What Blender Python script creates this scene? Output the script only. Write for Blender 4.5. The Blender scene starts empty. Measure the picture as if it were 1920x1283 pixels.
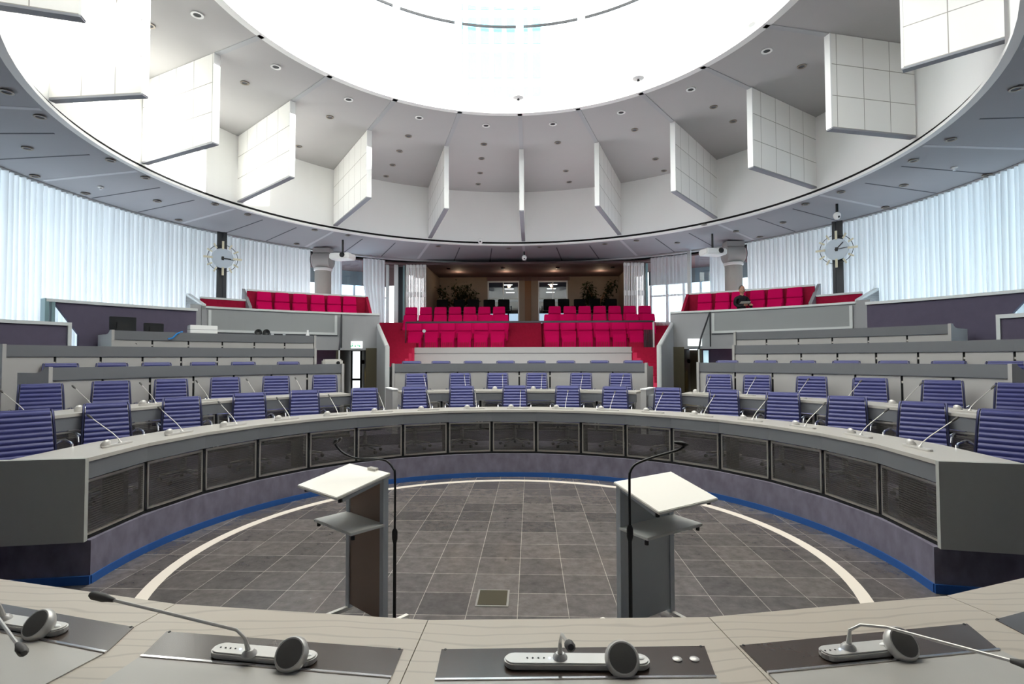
# council chamber
DATA={'row1': [-98.34, -85.74, -73.33, -61.48, -49.76, -38.31, -26.83, -15.48, -4.25, 7.18, 18.69, 29.98, 41.42, 52.98, 64.54, 76.43, 88.75, 101.8], 'ch1': [-87.3, -76.36, -64.91, -53.38, -43.1, -31.12, -20.54, -10.32, 1.37, 13.04, 23.35, 34.33, 45.5, 56.4, 67.29, 78.75, 89.99], 'ch2': [-73.93, -66.0, -58.31, -50.61, -42.7, -34.55, -17.93, -9.52, -2.22, 5.42, 14.03, 21.55, 39.12, 45.35, 53.67, 61.74, 70.58, 78.7], 'ch3': [-65.15, -59.86, -54.75, -48.98, -43.59, -37.13, -17.2, -12.11, -6.46, -0.66, 4.87, 10.08, 15.96, 21.72, 36.78, 42.41, 47.56, 53.11, 58.71, 64.55, 69.92], 'mic1': [-87.75, -75.7, -64.59, -52.99, -42.02, -30.98, -19.73, -8.37, 2.56, 13.88, 24.94, 35.88, 47.23, 58.25, 69.57, 80.97, 92.64], 'mic2': [-83.36, -75.12, -66.47, -58.35, -50.42, -42.09, -17.71, -9.46, -1.56, 6.6, 14.91, 23.07, 39.64, 47.54, 56.15, 64.01, 72.18, 80.8], 'soffit_lights': [[-7.08, 7.37, 5.77], [-7.32, 8.17, 5.78], [-8.45, 9.2, 5.7], [-7.59, 9.99, 5.78], [-9.38, 10.39, 5.62], [-9.29, 11.52, 5.63], [-7.6, 10.96, 5.78], [-8.27, 12.34, 5.7], [-7.22, 12.87, 5.78], [-6.89, 13.82, 5.78], [-8.67, 13.78, 5.63], [-5.77, 15.51, 5.78], [-5.02, 16.21, 5.78], [-6.79, 16.72, 5.63], [-2.46, 17.75, 5.77], [-0.1, 18.13, 5.77], [0.95, 17.99, 5.78], [3.07, 17.48, 5.77], [4.0, 17.01, 5.77], [5.48, 15.09, 5.81], [5.32, 17.02, 5.7], [6.57, 15.51, 5.71], [7.42, 14.48, 5.7], [7.21, 12.97, 5.77], [7.49, 12.01, 5.77], [9.0, 12.74, 5.62], [8.42, 11.34, 5.7], [7.68, 10.08, 5.77], [7.59, 9.1, 5.77], [9.4, 10.44, 5.61], [7.07, 7.36, 5.77], [7.45, 15.9, 5.63]], 'big_spots': [[-5.1, 8.5, 7.6], [-4.51, 10.05, 7.6], [-3.51, 11.34, 7.6], [-2.14, 12.22, 7.6], [-0.61, 12.65, 7.6], [0.99, 12.57, 7.6], [2.5, 11.98, 7.6], [3.74, 10.95, 7.6], [4.66, 9.56, 7.6]], 'small_spots': [[-6.06, 8.77, 7.6], [-5.4, 10.64, 7.6], [-4.2, 12.18, 7.6], [-2.59, 13.25, 7.6], [-0.72, 13.77, 7.6], [1.2, 13.68, 7.6], [3.02, 12.91, 7.6], [4.51, 11.73, 7.6], [5.58, 10.08, 7.6], [-3.02, 14.22, 7.6], [-0.84, 14.77, 7.6], [-3.44, 15.25, 7.6], [-3.85, 16.19, 7.6], [-0.95, 15.93, 7.6], [-1.07, 16.96, 7.6], [1.62, 15.77, 7.6], [1.83, 16.78, 7.6], [4.05, 14.84, 7.6], [4.56, 15.79, 7.6], [5.25, 12.46, 7.6], [-5.6, 13.88, 7.6]], 'mull': [-53.2, -34.15, -15.06, 3.32, 21.53], 'gseatL': [-35.88, -33.57, -31.21, -28.81, -26.55, -24.35], 'gseatR': [29.29, 31.68, 33.81, 36.22, 38.46, 40.79]}
WORLD=4.0; SUN=34.0; EXPO=0.25
import bpy, math, random
from math import sin, cos, pi, radians, sqrt, atan2, hypot
from mathutils import Vector, Matrix
random.seed(7)
scn = bpy.context.scene
COL = scn.collection

# ---------------------------------------------------------------- helpers
def lin(c):
    c = c/255.0
    return c/12.92 if c <= 0.04045 else ((c+0.055)/1.055)**2.4
def rgb(r, g, b): return (lin(r), lin(g), lin(b), 1.0)

def new_mat(name):
    m = bpy.data.materials.new(name); m.use_nodes = True
    nt = m.node_tree; b = nt.nodes['Principled BSDF']
    return m, nt, b
def mat(name, col, rough=0.6, metal=0.0, noise=0.0, nscale=20.0, spec=0.5, bump=0.0, emit=None, estr=0.0, stretch=None):
    m, nt, b = new_mat(name)
    b.inputs['Base Color'].default_value = col
    b.inputs['Roughness'].default_value = rough
    b.inputs['Metallic'].default_value = metal
    b.inputs['Specular IOR Level'].default_value = spec
    if noise > 0 or bump > 0:
        tc = nt.nodes.new('ShaderNodeTexCoord'); mp = nt.nodes.new('ShaderNodeMapping')
        if stretch: mp.inputs['Scale'].default_value = stretch
        nz = nt.nodes.new('ShaderNodeTexNoise'); nz.inputs['Scale'].default_value = nscale; nz.inputs['Detail'].default_value = 4
        nt.links.new(tc.outputs['Object'], mp.inputs[0]); nt.links.new(mp.outputs[0], nz.inputs['Vector'])
        if noise > 0:
            mx = nt.nodes.new('ShaderNodeMix'); mx.data_type = 'RGBA'
            mx.inputs[6].default_value = tuple(c*(1-noise) for c in col[:3])+(1,)
            mx.inputs[7].default_value = tuple(min(1, c*(1+noise)) for c in col[:3])+(1,)
            nt.links.new(nz.outputs['Fac'], mx.inputs[0]); nt.links.new(mx.outputs[2], b.inputs['Base Color'])
        if bump > 0:
            bp = nt.nodes.new('ShaderNodeBump'); bp.inputs['Strength'].default_value = bump; bp.inputs['Distance'].default_value = 0.01
            nt.links.new(nz.outputs['Fac'], bp.inputs['Height']); nt.links.new(bp.outputs[0], b.inputs['Normal'])
    if emit:
        b.inputs['Emission Color'].default_value = emit; b.inputs['Emission Strength'].default_value = estr
    return m

class MB:
    """collects shapes, builds ONE mesh object"""
    def __init__(s): s.v = []; s.f = []; s.sm = []
    def add(s, vs, fs, smooth=False):
        o = len(s.v); s.v += [tuple(v) for v in vs]
        for f in fs: s.f.append([i+o for i in f]); s.sm.append(smooth)
        return s
    def hexa(s, p):   # 8 corners: bottom 4 ccw, top 4 ccw
        return s.add(p, [(3,2,1,0),(4,5,6,7),(0,1,5,4),(1,2,6,5),(2,3,7,6),(3,0,4,7)])
    def box(s, x0, x1, y0, y1, z0, z1):
        return s.hexa([(x0,y0,z0),(x1,y0,z0),(x1,y1,z0),(x0,y1,z0),(x0,y0,z1),(x1,y0,z1),(x1,y1,z1),(x0,y1,z1)])
    def prism(s, pts, z0, z1):   # pts ccw xy
        n = len(pts)
        vs = [(x,y,z0) for x,y in pts]+[(x,y,z1) for x,y in pts]
        fs = [tuple(reversed(range(n))), tuple(range(n,2*n))]+[(i,(i+1)%n,n+(i+1)%n,n+i) for i in range(n)]
        return s.add(vs, fs)
    def tube(s, pts, r, n=8, caps=True):
        pts = [Vector(p) for p in pts]; vs = []; fs = []
        rs = r if isinstance(r, (list, tuple)) else [r]*len(pts)
        ref = None
        for i, p in enumerate(pts):
            d = (pts[min(i+1, len(pts)-1)]-pts[max(i-1, 0)]).normalized()
            if ref is None: ref = Vector((0,0,1)) if abs(d.z) < .9 else Vector((1,0,0))
            a = (ref-d*ref.dot(d)).normalized(); ref = a; b = d.cross(a)
            for k in range(n):
                t = 2*pi*k/n; vs.append(p+(a*cos(t)+b*sin(t))*rs[i])
        for i in range(len(pts)-1):
            for k in range(n):
                fs.append((i*n+k, i*n+(k+1)%n, (i+1)*n+(k+1)%n, (i+1)*n+k))
        s.add(vs, fs, True)
        if caps:
            o = len(s.v)-len(vs)
            s.f.append([o+k for k in reversed(range(n))]); s.sm.append(False)
            s.f.append([o+(len(pts)-1)*n+k for k in range(n)]); s.sm.append(False)
        return s
    def lathe(s, prof, n=24, M=None, smooth=True):   # prof (r,z)
        vs = []; fs = []
        for r, z in prof:
            for k in range(n):
                t = 2*pi*k/n; p = Vector((r*cos(t), r*sin(t), z)); vs.append(M@p if M else p)
        for i in range(len(prof)-1):
            for k in range(n): fs.append((i*n+k, i*n+(k+1)%n, (i+1)*n+(k+1)%n, (i+1)*n+k))
        o = len(s.v); s.add(vs, fs, smooth)
        if prof[0][0] > 1e-5: s.f.append([o+k for k in reversed(range(n))]); s.sm.append(False)
        if prof[-1][0] > 1e-5: s.f.append([o+(len(prof)-1)*n+k for k in range(n)]); s.sm.append(False)
        return s
    def ball(s, c, r, n=12, m=8, sc=(1,1,1)):
        prof = [(max(1e-6, r*sin(pi*i/m)), -r*cos(pi*i/m)) for i in range(m+1)]
        M = Matrix.Translation(c)@Matrix.Diagonal((sc[0], sc[1], sc[2], 1))
        return s.lathe(prof, n, M)
    def arc(s, c, r0, r1, ths, z0, z1):   # annular sector, ths degrees clockwise from +y, z0/z1 may be (inner,outer)
        a = []
        zi0, zo0 = z0 if isinstance(z0, tuple) else (z0, z0)
        zi1, zo1 = z1 if isinstance(z1, tuple) else (z1, z1)
        for t in ths:
            t = radians(t); q = (sin(t), cos(t))
            a += [(c[0]+r0*q[0], c[1]+r0*q[1], zi0), (c[0]+r1*q[0], c[1]+r1*q[1], zo0), (c[0]+r1*q[0], c[1]+r1*q[1], zo1), (c[0]+r0*q[0], c[1]+r0*q[1], zi1)]
        n = len(ths); fs = []
        for i in range(n-1):
            for k in range(4): fs.append((i*4+k, (i+1)*4+k, (i+1)*4+(k+1)%4, i*4+(k+1)%4))
        closed = abs((ths[-1]-ths[0])-360) < 1e-3
        if not closed: fs += [(0,1,2,3), ((n-1)*4+3,(n-1)*4+2,(n-1)*4+1,(n-1)*4)]
        return s.add(a, fs)
    def build(s, name, m, parent=None, loc=None, rz=0.0, bevel=0.0, kind=None):
        me = bpy.data.meshes.new(name); me.from_pydata(s.v, [], s.f)
        me.polygons.foreach_set('use_smooth', s.sm); me.validate(); me.update()
        if any(s.sm): me.set_sharp_from_angle(angle=radians(40))
        import bmesh
        bm = bmesh.new(); bm.from_mesh(me); bmesh.ops.recalc_face_normals(bm, faces=bm.faces)
        if bevel > 0:
            es = [e for e in bm.edges if len(e.link_faces) == 2 and e.calc_face_angle(0) > 0.5]
            bmesh.ops.bevel(bm, geom=es, offset=bevel, segments=2, affect='EDGES')
        bm.to_mesh(me); bm.free()
        if m: me.materials.append(m)
        o = bpy.data.objects.new(name, me); COL.objects.link(o)
        if parent: o.parent = parent
        if loc: o.location = loc
        if rz: o.rotation_euler.z = rz
        if kind: o['kind'] = kind
        return o

def tag(o, label, cat, group=None):
    o['label'] = label; o['category'] = cat
    if group: o['group'] = group
    return o
def thing(name, label, cat, loc=(0,0,0), rz=0.0, group=None):
    o = bpy.data.objects.new(name, None); COL.objects.link(o); o.empty_display_size = .1
    o.location = loc; o.rotation_euler = (0, 0, rz)
    return tag(o, label, cat, group)
def struct(name, mb, m, **k): return mb.build(name, m, kind='structure', **k)
KIDS = {}
def copy_thing(src, label, loc, rz=0.0, group=None):
    """copies a thing, its parts and their sub-parts (linked mesh data)"""
    r = src.copy(); COL.objects.link(r); r.location = loc; r.rotation_euler = (0, 0, rz); r['label'] = label
    if group: r['group'] = group
    if src.name not in KIDS: KIDS[src.name] = [(c, list(c.children)) for c in src.children]
    for c, gs in KIDS[src.name]:
        d = c.copy(); COL.objects.link(d); d.parent = r
        for g in gs:
            e = g.copy(); COL.objects.link(e); e.parent = d
    return r
ORD = ['first','second','third','fourth','fifth','sixth','seventh','eighth','ninth','tenth','eleventh','twelfth','thirteenth','fourteenth','fifteenth','sixteenth','seventeenth','eighteenth','nineteenth','twentieth','twenty-first','twenty-second','twenty-third','twenty-fourth','twenty-fifth','twenty-sixth','twenty-seventh','twenty-eighth','twenty-ninth','thirtieth','thirty-first','thirty-second']
def frange(a, b, step):
    n = max(1, int(round(abs(b-a)/step))); return [a+(b-a)*i/n for i in range(n+1)]

A = (-.07, 5.35)      # centre of the desk rings
B = (-.05, 10.45)     # centre of the ceiling and curtain circle
O = (-.06, 7.535)     # centre of the round roof opening
def PA(r, t, z=0.0, c=A): t = radians(t); return Vector((c[0]+r*sin(t), c[1]+r*cos(t), z))
AX = radians(2.0)     # the hall's axis leans two degrees
def L(s, t, z=0.0): return Vector((A[0]+s*cos(AX)+t*sin(AX), A[1]-s*sin(AX)+t*cos(AX), z))

# ---------------------------------------------------------------- materials
M_panel = mat('light_grey_laminate', rgb(172,170,168), .5, noise=.03, nscale=6)
M_fascia = mat('mid_grey_laminate', rgb(106,108,112), .5, noise=.03, nscale=8)
M_end = mat('dark_grey_laminate', rgb(164,165,160), .55, noise=.03)
M_white = mat('white_paint', rgb(247,247,246), .55)
M_wall = mat('pale_grey_paint', rgb(152,153,156), .6, noise=.02, nscale=5)
M_trim = mat('pale_metal_trim', rgb(205,208,208), .4, metal=.2)
M_alu = mat('brushed_aluminium', rgb(196,192,184), .32, metal=.85)
M_chrome = mat('chrome', rgb(225,225,228), .12, metal=1)
M_black = mat('black_plastic', rgb(18,18,20), .45)
M_gap = mat('black_gap', rgb(10,10,12), .9)
M_dark = mat('dark_metal', rgb(52,54,58), .45, metal=.4)
M_carpet = mat('mottled_purple_carpet', rgb(114,110,124), .95, noise=.42, nscale=9, bump=.3, spec=.1, stretch=(1,1,.6))
M_carpet_dk = mat('purple_grey_carpet', rgb(90,84,100), .95, noise=.2, nscale=12, spec=.1)
M_blue = mat('blue_skirting', rgb(30,82,150), .6)
M_red = mat('crimson_fabric', rgb(205,0,88), .85, noise=.06, nscale=40, spec=.15)
M_bench = mat('bench_wall_laminate', rgb(146,145,142), .6)
M_redcar = mat('dark_red_carpet', rgb(165,30,62), .95, noise=.2, nscale=14, spec=.1)
M_purple = mat('purple_wall_cloth', rgb(95,89,106), .95, noise=.1, nscale=6, spec=.1)
M_ceil = mat('ceiling_plaster', rgb(183,181,181), .8, noise=.02, nscale=3)
M_soff = mat('soffit_plaster', rgb(168,170,176), .8, noise=.02, nscale=3)
M_seam = mat('soffit_seam', rgb(92,94,100), .8)
M_brown = mat('brown_wall_panel', rgb(132,118,104), .6, noise=.08, nscale=3)
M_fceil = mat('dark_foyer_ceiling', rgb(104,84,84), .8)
M_wood = mat('orange_wood', rgb(122,82,46), .5, noise=.15, nscale=8)
M_olive = mat('dark_olive_wall', rgb(70,64,46), .7)
M_leaf = mat('dark_green_leaf', rgb(34,44,18), .8, noise=.3, nscale=6, spec=.1)
M_chair = mat('blue_ribbed_leather', rgb(62,65,122), .4, noise=.05, nscale=12)
M_frame = mat('chair_side_frame', rgb(60,62,92), .35, metal=.7)
M_spk = mat('grey_speaker_grille', rgb(92,90,88), .7, noise=.1, nscale=300)
M_unit = mat('silver_console', rgb(205,202,198), .35, metal=.3)
M_inset = mat('dark_brown_inset', rgb(68,56,50), .22, noise=.05, nscale=60)
M_lect = mat('white_lectern_board', rgb(240,236,228), .45)
M_lshelf = mat('pale_grey_board', rgb(205,205,200), .45)
M_lpanL = mat('lectern_panel_brown_reflection', rgb(142,120,106), .5)  # brown reflection put into the left panel's base colour
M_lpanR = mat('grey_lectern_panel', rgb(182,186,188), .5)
M_postm = mat('grey_metal_post', rgb(182,187,192), .4, metal=.2)
M_skin = mat('skin', rgb(196,146,122), .6)
M_hair = mat('grey_hair', rgb(96,92,90), .8)
M_jack = mat('black_jacket', rgb(20,20,26), .85)
M_paper = mat('white_paper', rgb(235,232,224), .8)
M_glow = mat('warm_lamp', (1,.7,.4,1), .5, emit=(1,.62,.3,1), estr=12)
M_cool = mat('lit_ceiling_strip', (1,1,1,1), .5, emit=(1,.97,.95,1), estr=2.2)
M_lamp = mat('downlight_bezel', rgb(150,140,128), .4, metal=.3)
M_sign = mat('lit_exit_sign', (1,1,1,1), .5, emit=(.92,1,.97,1), estr=.8)
M_green = mat('sign_green', rgb(40,150,100), .5, emit=rgb(60,170,120), estr=.8)
M_day = mat('daylit_window', (1,1,1,1), .5, emit=(.9,.96,1,1), estr=1.2)
M_cable = mat('blue_cable', rgb(40,130,200), .5)
M_screen = mat('monitor_back', rgb(24,26,28), .3)
M_tealcap = mat('teal_glass_edge', rgb(120,148,152), .3)

def glass_mat(name, tint, refl=.08):
    m, nt, b = new_mat(name); out = nt.nodes['Material Output']
    tr = nt.nodes.new('ShaderNodeBsdfTransparent'); tr.inputs[0].default_value = tint
    gl = nt.nodes.new('ShaderNodeBsdfGlossy'); gl.inputs['Roughness'].default_value = .03
    mx = nt.nodes.new('ShaderNodeMixShader'); mx.inputs[0].default_value = refl
    nt.links.new(tr.outputs[0], mx.inputs[1]); nt.links.new(gl.outputs[0], mx.inputs[2]); nt.links.new(mx.outputs[0], out.inputs[0])
    return m
M_glass = glass_mat('clear_glass', (.93,.96,.97,1), .06)
M_gfac = glass_mat('facade_glass', (.86,.95,1,1), .06)
M_gdark = glass_mat('dim_glass', (.5,.56,.6,1), .12)

# curtain: diffuse + translucent + slightly see-through weave
def curtain_mat(name, see):
    m, nt, b = new_mat(name); out = nt.nodes['Material Output']
    d = nt.nodes.new('ShaderNodeBsdfDiffuse'); d.inputs[0].default_value = (.76,.76,.76,1)
    t = nt.nodes.new('ShaderNodeBsdfTranslucent'); t.inputs[0].default_value = (.84,.85,.86,1)
    tr = nt.nodes.new('ShaderNodeBsdfTransparent')
    m1 = nt.nodes.new('ShaderNodeMixShader'); m1.inputs[0].default_value = .5
    m2 = nt.nodes.new('ShaderNodeMixShader'); m2.inputs[0].default_value = see
    nt.links.new(d.outputs[0], m1.inputs[1]); nt.links.new(t.outputs[0], m1.inputs[2])
    nt.links.new(m1.outputs[0], m2.inputs[1]); nt.links.new(tr.outputs[0], m2.inputs[2]); nt.links.new(m2.outputs[0], out.inputs[0])
    return m
M_curt = curtain_mat('white_curtain_cloth', .012)
M_sheer = curtain_mat('sheer_curtain_cloth', .35)

# perforated metal screen: fine horizontal slots you can look through
def screen_mat():
    m, nt, b = new_mat('perforated_dark_screen'); out = nt.nodes['Material Output']
    b.inputs['Base Color'].default_value = rgb(86,83,80); b.inputs['Roughness'].default_value = .45; b.inputs['Metallic'].default_value = .3
    tc = nt.nodes.new('ShaderNodeTexCoord'); sp = nt.nodes.new('ShaderNodeSeparateXYZ')
    mul = nt.nodes.new('ShaderNodeMath'); mul.operation = 'MULTIPLY'; mul.inputs[1].default_value = 2*pi/.022
    sn = nt.nodes.new('ShaderNodeMath'); sn.operation = 'SINE'
    mr = nt.nodes.new('ShaderNodeMapRange'); mr.inputs[1].default_value = -1; mr.inputs[2].default_value = 1; mr.inputs[3].default_value = .3; mr.inputs[4].default_value = .72
    tr = nt.nodes.new('ShaderNodeBsdfTransparent'); mx = nt.nodes.new('ShaderNodeMixShader')
    nt.links.new(tc.outputs['Object'], sp.inputs[0]); nt.links.new(sp.outputs['Z'], mul.inputs[0]); nt.links.new(mul.outputs[0], sn.inputs[0])
    nt.links.new(sn.outputs[0], mr.inputs[0]); nt.links.new(mr.outputs[0], mx.inputs[0])
    nt.links.new(b.outputs[0], mx.inputs[1]); nt.links.new(tr.outputs[0], mx.inputs[2]); nt.links.new(mx.outputs[0], out.inputs[0])
    return m
M_screenp = screen_mat()

# stone tiles of the well
def tile_mat():
    m, nt, b = new_mat('dark_stone_tiles')
    tc = nt.nodes.new('ShaderNodeTexCoord'); mp = nt.nodes.new('ShaderNodeMapping'); mp.inputs['Location'].default_value = (4-.146, 4+1.145, 0)
    br = nt.nodes.new('ShaderNodeTexBrick'); br.offset = 0; br.squash = 1
    br.inputs['Scale'].default_value = 1; br.inputs['Brick Width'].default_value = .4; br.inputs['Row Height'].default_value = .4
    br.inputs['Mortar Size'].default_value = .0034; br.inputs['Mortar Smooth'].default_value = .3; br.inputs['Bias'].default_value = 0
    br.inputs['Color1'].default_value = rgb(106,100,97); br.inputs['Color2'].default_value = rgb(82,78,77); br.inputs['Mortar'].default_value = rgb(165,158,150)
    nz = nt.nodes.new('ShaderNodeTexNoise'); nz.inputs['Scale'].default_value = 9; nz.inputs['Detail'].default_value = 8; nz.inputs['Roughness'].default_value = .7
    mx = nt.nodes.new('ShaderNodeMix'); mx.data_type = 'RGBA'; mx.blend_type = 'OVERLAY'; mx.inputs[0].default_value = .8
    v = nt.nodes.new('ShaderNodeTexVoronoi'); v.inputs['Scale'].default_value = 14
    cr = nt.nodes.new('ShaderNodeMapRange'); cr.inputs[1].default_value = 0; cr.inputs[2].default_value = .06; cr.inputs[3].default_value = 1; cr.inputs[4].default_value = 0
    m2 = nt.nodes.new('ShaderNodeMix'); m2.data_type = 'RGBA'; m2.inputs[7].default_value = rgb(150,146,140)
    nt.links.new(tc.outputs['Object'], mp.inputs[0]); nt.links.new(mp.outputs[0], br.inputs['Vector']); nt.links.new(mp.outputs[0], nz.inputs['Vector']); nt.links.new(mp.outputs[0], v.inputs['Vector'])
    nt.links.new(br.outputs['Color'], mx.inputs[6]); nt.links.new(nz.outputs['Fac'], mx.inputs[7])
    nt.links.new(v.outputs['Distance'], cr.inputs[0]); nt.links.new(cr.outputs[0], m2.inputs[0]); nt.links.new(mx.outputs[2], m2.inputs[6])
    nt.links.new(m2.outputs[2], b.inputs['Base Color'])
    rr = nt.nodes.new('ShaderNodeMapRange'); rr.inputs[3].default_value = .12; rr.inputs[4].default_value = .34
    nt.links.new(nz.outputs['Fac'], rr.inputs[0]); nt.links.new(rr.outputs[0], b.inputs['Roughness'])
    b.inputs['Specular IOR Level'].default_value = .5
    return m
M_tile = tile_mat()

# pale oak-grain laminate of the worktops
def grain_mat(name, c1, c2, rough=.38):
    m, nt, b = new_mat(name)
    tc = nt.nodes.new('ShaderNodeTexCoord'); mp = nt.nodes.new('ShaderNodeMapping'); mp.inputs['Scale'].default_value = (1.0, 3.2, 1)
    nz = nt.nodes.new('ShaderNodeTexNoise'); nz.inputs['Scale'].default_value = 2.2; nz.inputs['Detail'].default_value = 3
    w = nt.nodes.new('ShaderNodeTexWave'); w.bands_direction = 'Y'; w.inputs['Scale'].default_value = 1.6; w.inputs['Distortion'].default_value = 16; w.inputs['Detail'].default_value = 3; w.inputs['Detail Scale'].default_value = .6
    cr = nt.nodes.new('ShaderNodeValToRGB'); cr.color_ramp.elements[0].position = .0; cr.color_ramp.elements[0].color = c2
    cr.color_ramp.elements[1].position = .12; cr.color_ramp.elements[1].color = c1
    nt.links.new(tc.outputs['Object'], mp.inputs[0]); nt.links.new(mp.outputs[0], w.inputs['Vector'])
    nt.links.new(w.outputs['Fac'], cr.inputs[0]); nt.links.new(cr.outputs[0], b.inputs['Base Color'])
    b.inputs['Roughness'].default_value = rough
    return m
M_grain = grain_mat('grey_oak_grain', rgb(192,181,166), rgb(174,163,149))
M_top = mat('pale_grey_worktop', rgb(180,176,169), .35, noise=.04, nscale=5)

# white acoustic tiles on the ceiling fins (seams in the object's own x/z)
def fin_mat():
    m, nt, b = new_mat('white_acoustic_tiles')
    tc = nt.nodes.new('ShaderNodeTexCoord'); sp = nt.nodes.new('ShaderNodeSeparateXYZ')
    nt.links.new(tc.outputs['Object'], sp.inputs[0])
    outs = []
    for ax, off in (('X', .05), ('Z', 0)):
        a = nt.nodes.new('ShaderNodeMath'); a.operation = 'ADD'; a.inputs[1].default_value = off+6
        mo = nt.nodes.new('ShaderNodeMath'); mo.operation = 'MODULO'; mo.inputs[1].default_value = .55
        lt = nt.nodes.new('ShaderNodeMath'); lt.operation = 'LESS_THAN'; lt.inputs[1].default_value = .012
        nt.links.new(sp.outputs[ax], a.inputs[0]); nt.links.new(a.outputs[0], mo.inputs[0]); nt.links.new(mo.outputs[0], lt.inputs[0]); outs.append(lt)
    mxm = nt.nodes.new('ShaderNodeMath'); mxm.operation = 'MAXIMUM'
    nt.links.new(outs[0].outputs[0], mxm.inputs[0]); nt.links.new(outs[1].outputs[0], mxm.inputs[1])
    mx = nt.nodes.new('ShaderNodeMix'); mx.data_type = 'RGBA'; mx.inputs[6].default_value = rgb(248,247,244); mx.inputs[7].default_value = rgb(168,164,158)
    nt.links.new(mxm.outputs[0], mx.inputs[0]); nt.links.new(mx.outputs[2], b.inputs['Base Color'])
    b.inputs['Roughness'].default_value = .7
    return m
M_fin = fin_mat()
# ---------------------------------------------------------------- setting: floors and platforms
AL, AR = -98.5, 101.9       # ends of the front ring
fl = MB().arc((0,0), 0.01, 3.745, frange(-180, 180, 6), -.1, 0)
o = struct('floor', fl, M_tile, loc=(A[0], A[1], 0), rz=-AX)
struct('floor', MB().box(-12, 12, -2.4, 5.3, -.3, -.102), M_carpet_dk)
struct('trim_1', MB().arc((-.086,5.59), 3.145, 3.256, frange(-180,180,3), .0005, .003), mat('white_floor_inlay', rgb(236,226,214), .4))
fl2 = MB().box(-4.2, 4.2, 1.72, 5.35, -.1, -.001); struct('floor', fl2, mat('dark_stone_border', rgb(62,60,61), .3, noise=.15))
P1 = frange(AL+.3, AR-.2, 4)
struct('floor', MB().arc(A, 3.735, 5.16, P1, 0, .385), M_carpet)
struct('baseboard_ring', MB().arc(A, 3.722, 3.734, P1, 0, .075), M_blue)
struct('baseboard_left', MB().hexa([*(PA(r, AL-.05, z) for r, z in ((3.73,0),(5.1,0))), *(PA(r, AL+.28, 0) for r in (5.1,3.73)), *(PA(r, AL-.05, .075) for r in (3.73,5.1)), *(PA(r, AL+.28, .075) for r in (5.1,3.73))]), M_blue)
struct('baseboard_right', MB().hexa([*(PA(r, AR+.1, 0) for r in (3.73,5.1)), *(PA(r, AR-.18, 0) for r in (5.1,3.73)), *(PA(r, AR+.1, .075) for r in (3.73,5.1)), *(PA(r, AR-.18, .075) for r in (5.1,3.73))]), M_blue)
def arcs(lst, z0, z1, m, name='floor'):
    for r0, r1, a, b in lst: struct(name, MB().arc(A, r0, r1, frange(a, b, 4), z0, z1), m)
arcs([(5.16, 6.76, -112, 114)], 0, .59, M_carpet_dk)
arcs([(6.76, 8.16, -112, -31.2), (6.76, 8.4, -21.9, 25.9), (6.76, 8.16, 35.1, 114)], 0, .85, M_carpet_dk)
arcs([(8.16, 9.46, -112, -32.6), (8.16, 9.46, 37.0, 114)], 0, 1.2, M_carpet_dk)
arcs([(9.46, 10.6, -112, -30.2), (9.46, 10.6, 34.6, 114)], 0, 1.55, M_carpet_dk)
arcs([(6.77, 13.9, -31.1, -22.0), (6.77, 13.9, 26.0, 35.0)], -.1, .59, mat('passage_floor', rgb(150,146,120), .35))
struct('floor', MB().box(-4.5, 4.5, -2.1, 1.74, -.1, .38), M_carpet_dk)     # dais the camera stands on

# aisle steps + crimson side stairs up to the foyer, one mesh a side
WL = ((-2.76, 11.6), (-4.75, 18.1)); WR = ((3.19, 11.4), (5.58, 17.7))
def lerp(w, y): k = (y-w[0][1])/(w[1][1]-w[0][1]); return w[0][0]+(w[1][0]-w[0][0])*k
for side, W in ((-1, WL), (1, WR)):
    lo, hi = MB(), MB()
    n = 16; y0, y1 = 11.55, 19.0
    for i in range(n):
        ya = y0+(y1-y0)*i/n; yb = y0+(y1-y0)*(i+1)/n; z = .75+2.5*(i+1)/n
        inner = side*(2.55 if ya < 12.9 else 3.27)+.32*(ya-5.35)/10
        if side > 0: inner = 2.45+.4 if ya < 12.9 else 3.57
        a, b = lerp(W, ya)+side*-.03, lerp(W, yb)+side*-.03
        p = [(inner, ya), (inner, yb), (b, yb), (a, ya)]
        (lo if z < 1.35 else hi).prism(p if side < 0 else p[::-1], 0.6, z)
    struct('floor', lo, M_carpet_dk); struct('floor', hi, M_redcar)
    # dark purple steps from the second ring level
    st = MB()
    for i in range(3): st.arc(A, 5.9+.3*i, 6.76, frange(-24.6,-22.2,1) if side < 0 else frange(26.2,28.6,1), .59, .62+.06*i)
    struct('floor', st, M_carpet_dk)
# sloping parapet walls beside the stairs
for nm, W, side in (('wall_left', WL, -1), ('wall_right', WR, 1)):
    (x0,y0),(x1,y1) = W; dx, dy = x1-x0, y1-y0; l = hypot(dx,dy); nx, ny = dy/l*.09, -dx/l*.09
    if side > 0: nx, ny = -nx, -ny
    zt0, zt1 = 2.25, 3.50
    w = MB().hexa([(x0,y0,.5),(x0+nx,y0+ny,.5),(x1+nx,y1+ny,.5),(x1,y1,.5),(x0,y0,zt0),(x0+nx,y0+ny,zt0),(x1+nx,y1+ny,zt1),(x1,y1,zt1)])
    struct(nm, w, M_wall)
    e = MB().tube([(x0+nx/2,y0+ny/2,.55),(x0+nx/2,y0+ny/2,zt0),(x1+nx/2,y1+ny/2,zt1)], .05, 8); struct('trim_2', e, M_trim)

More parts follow.
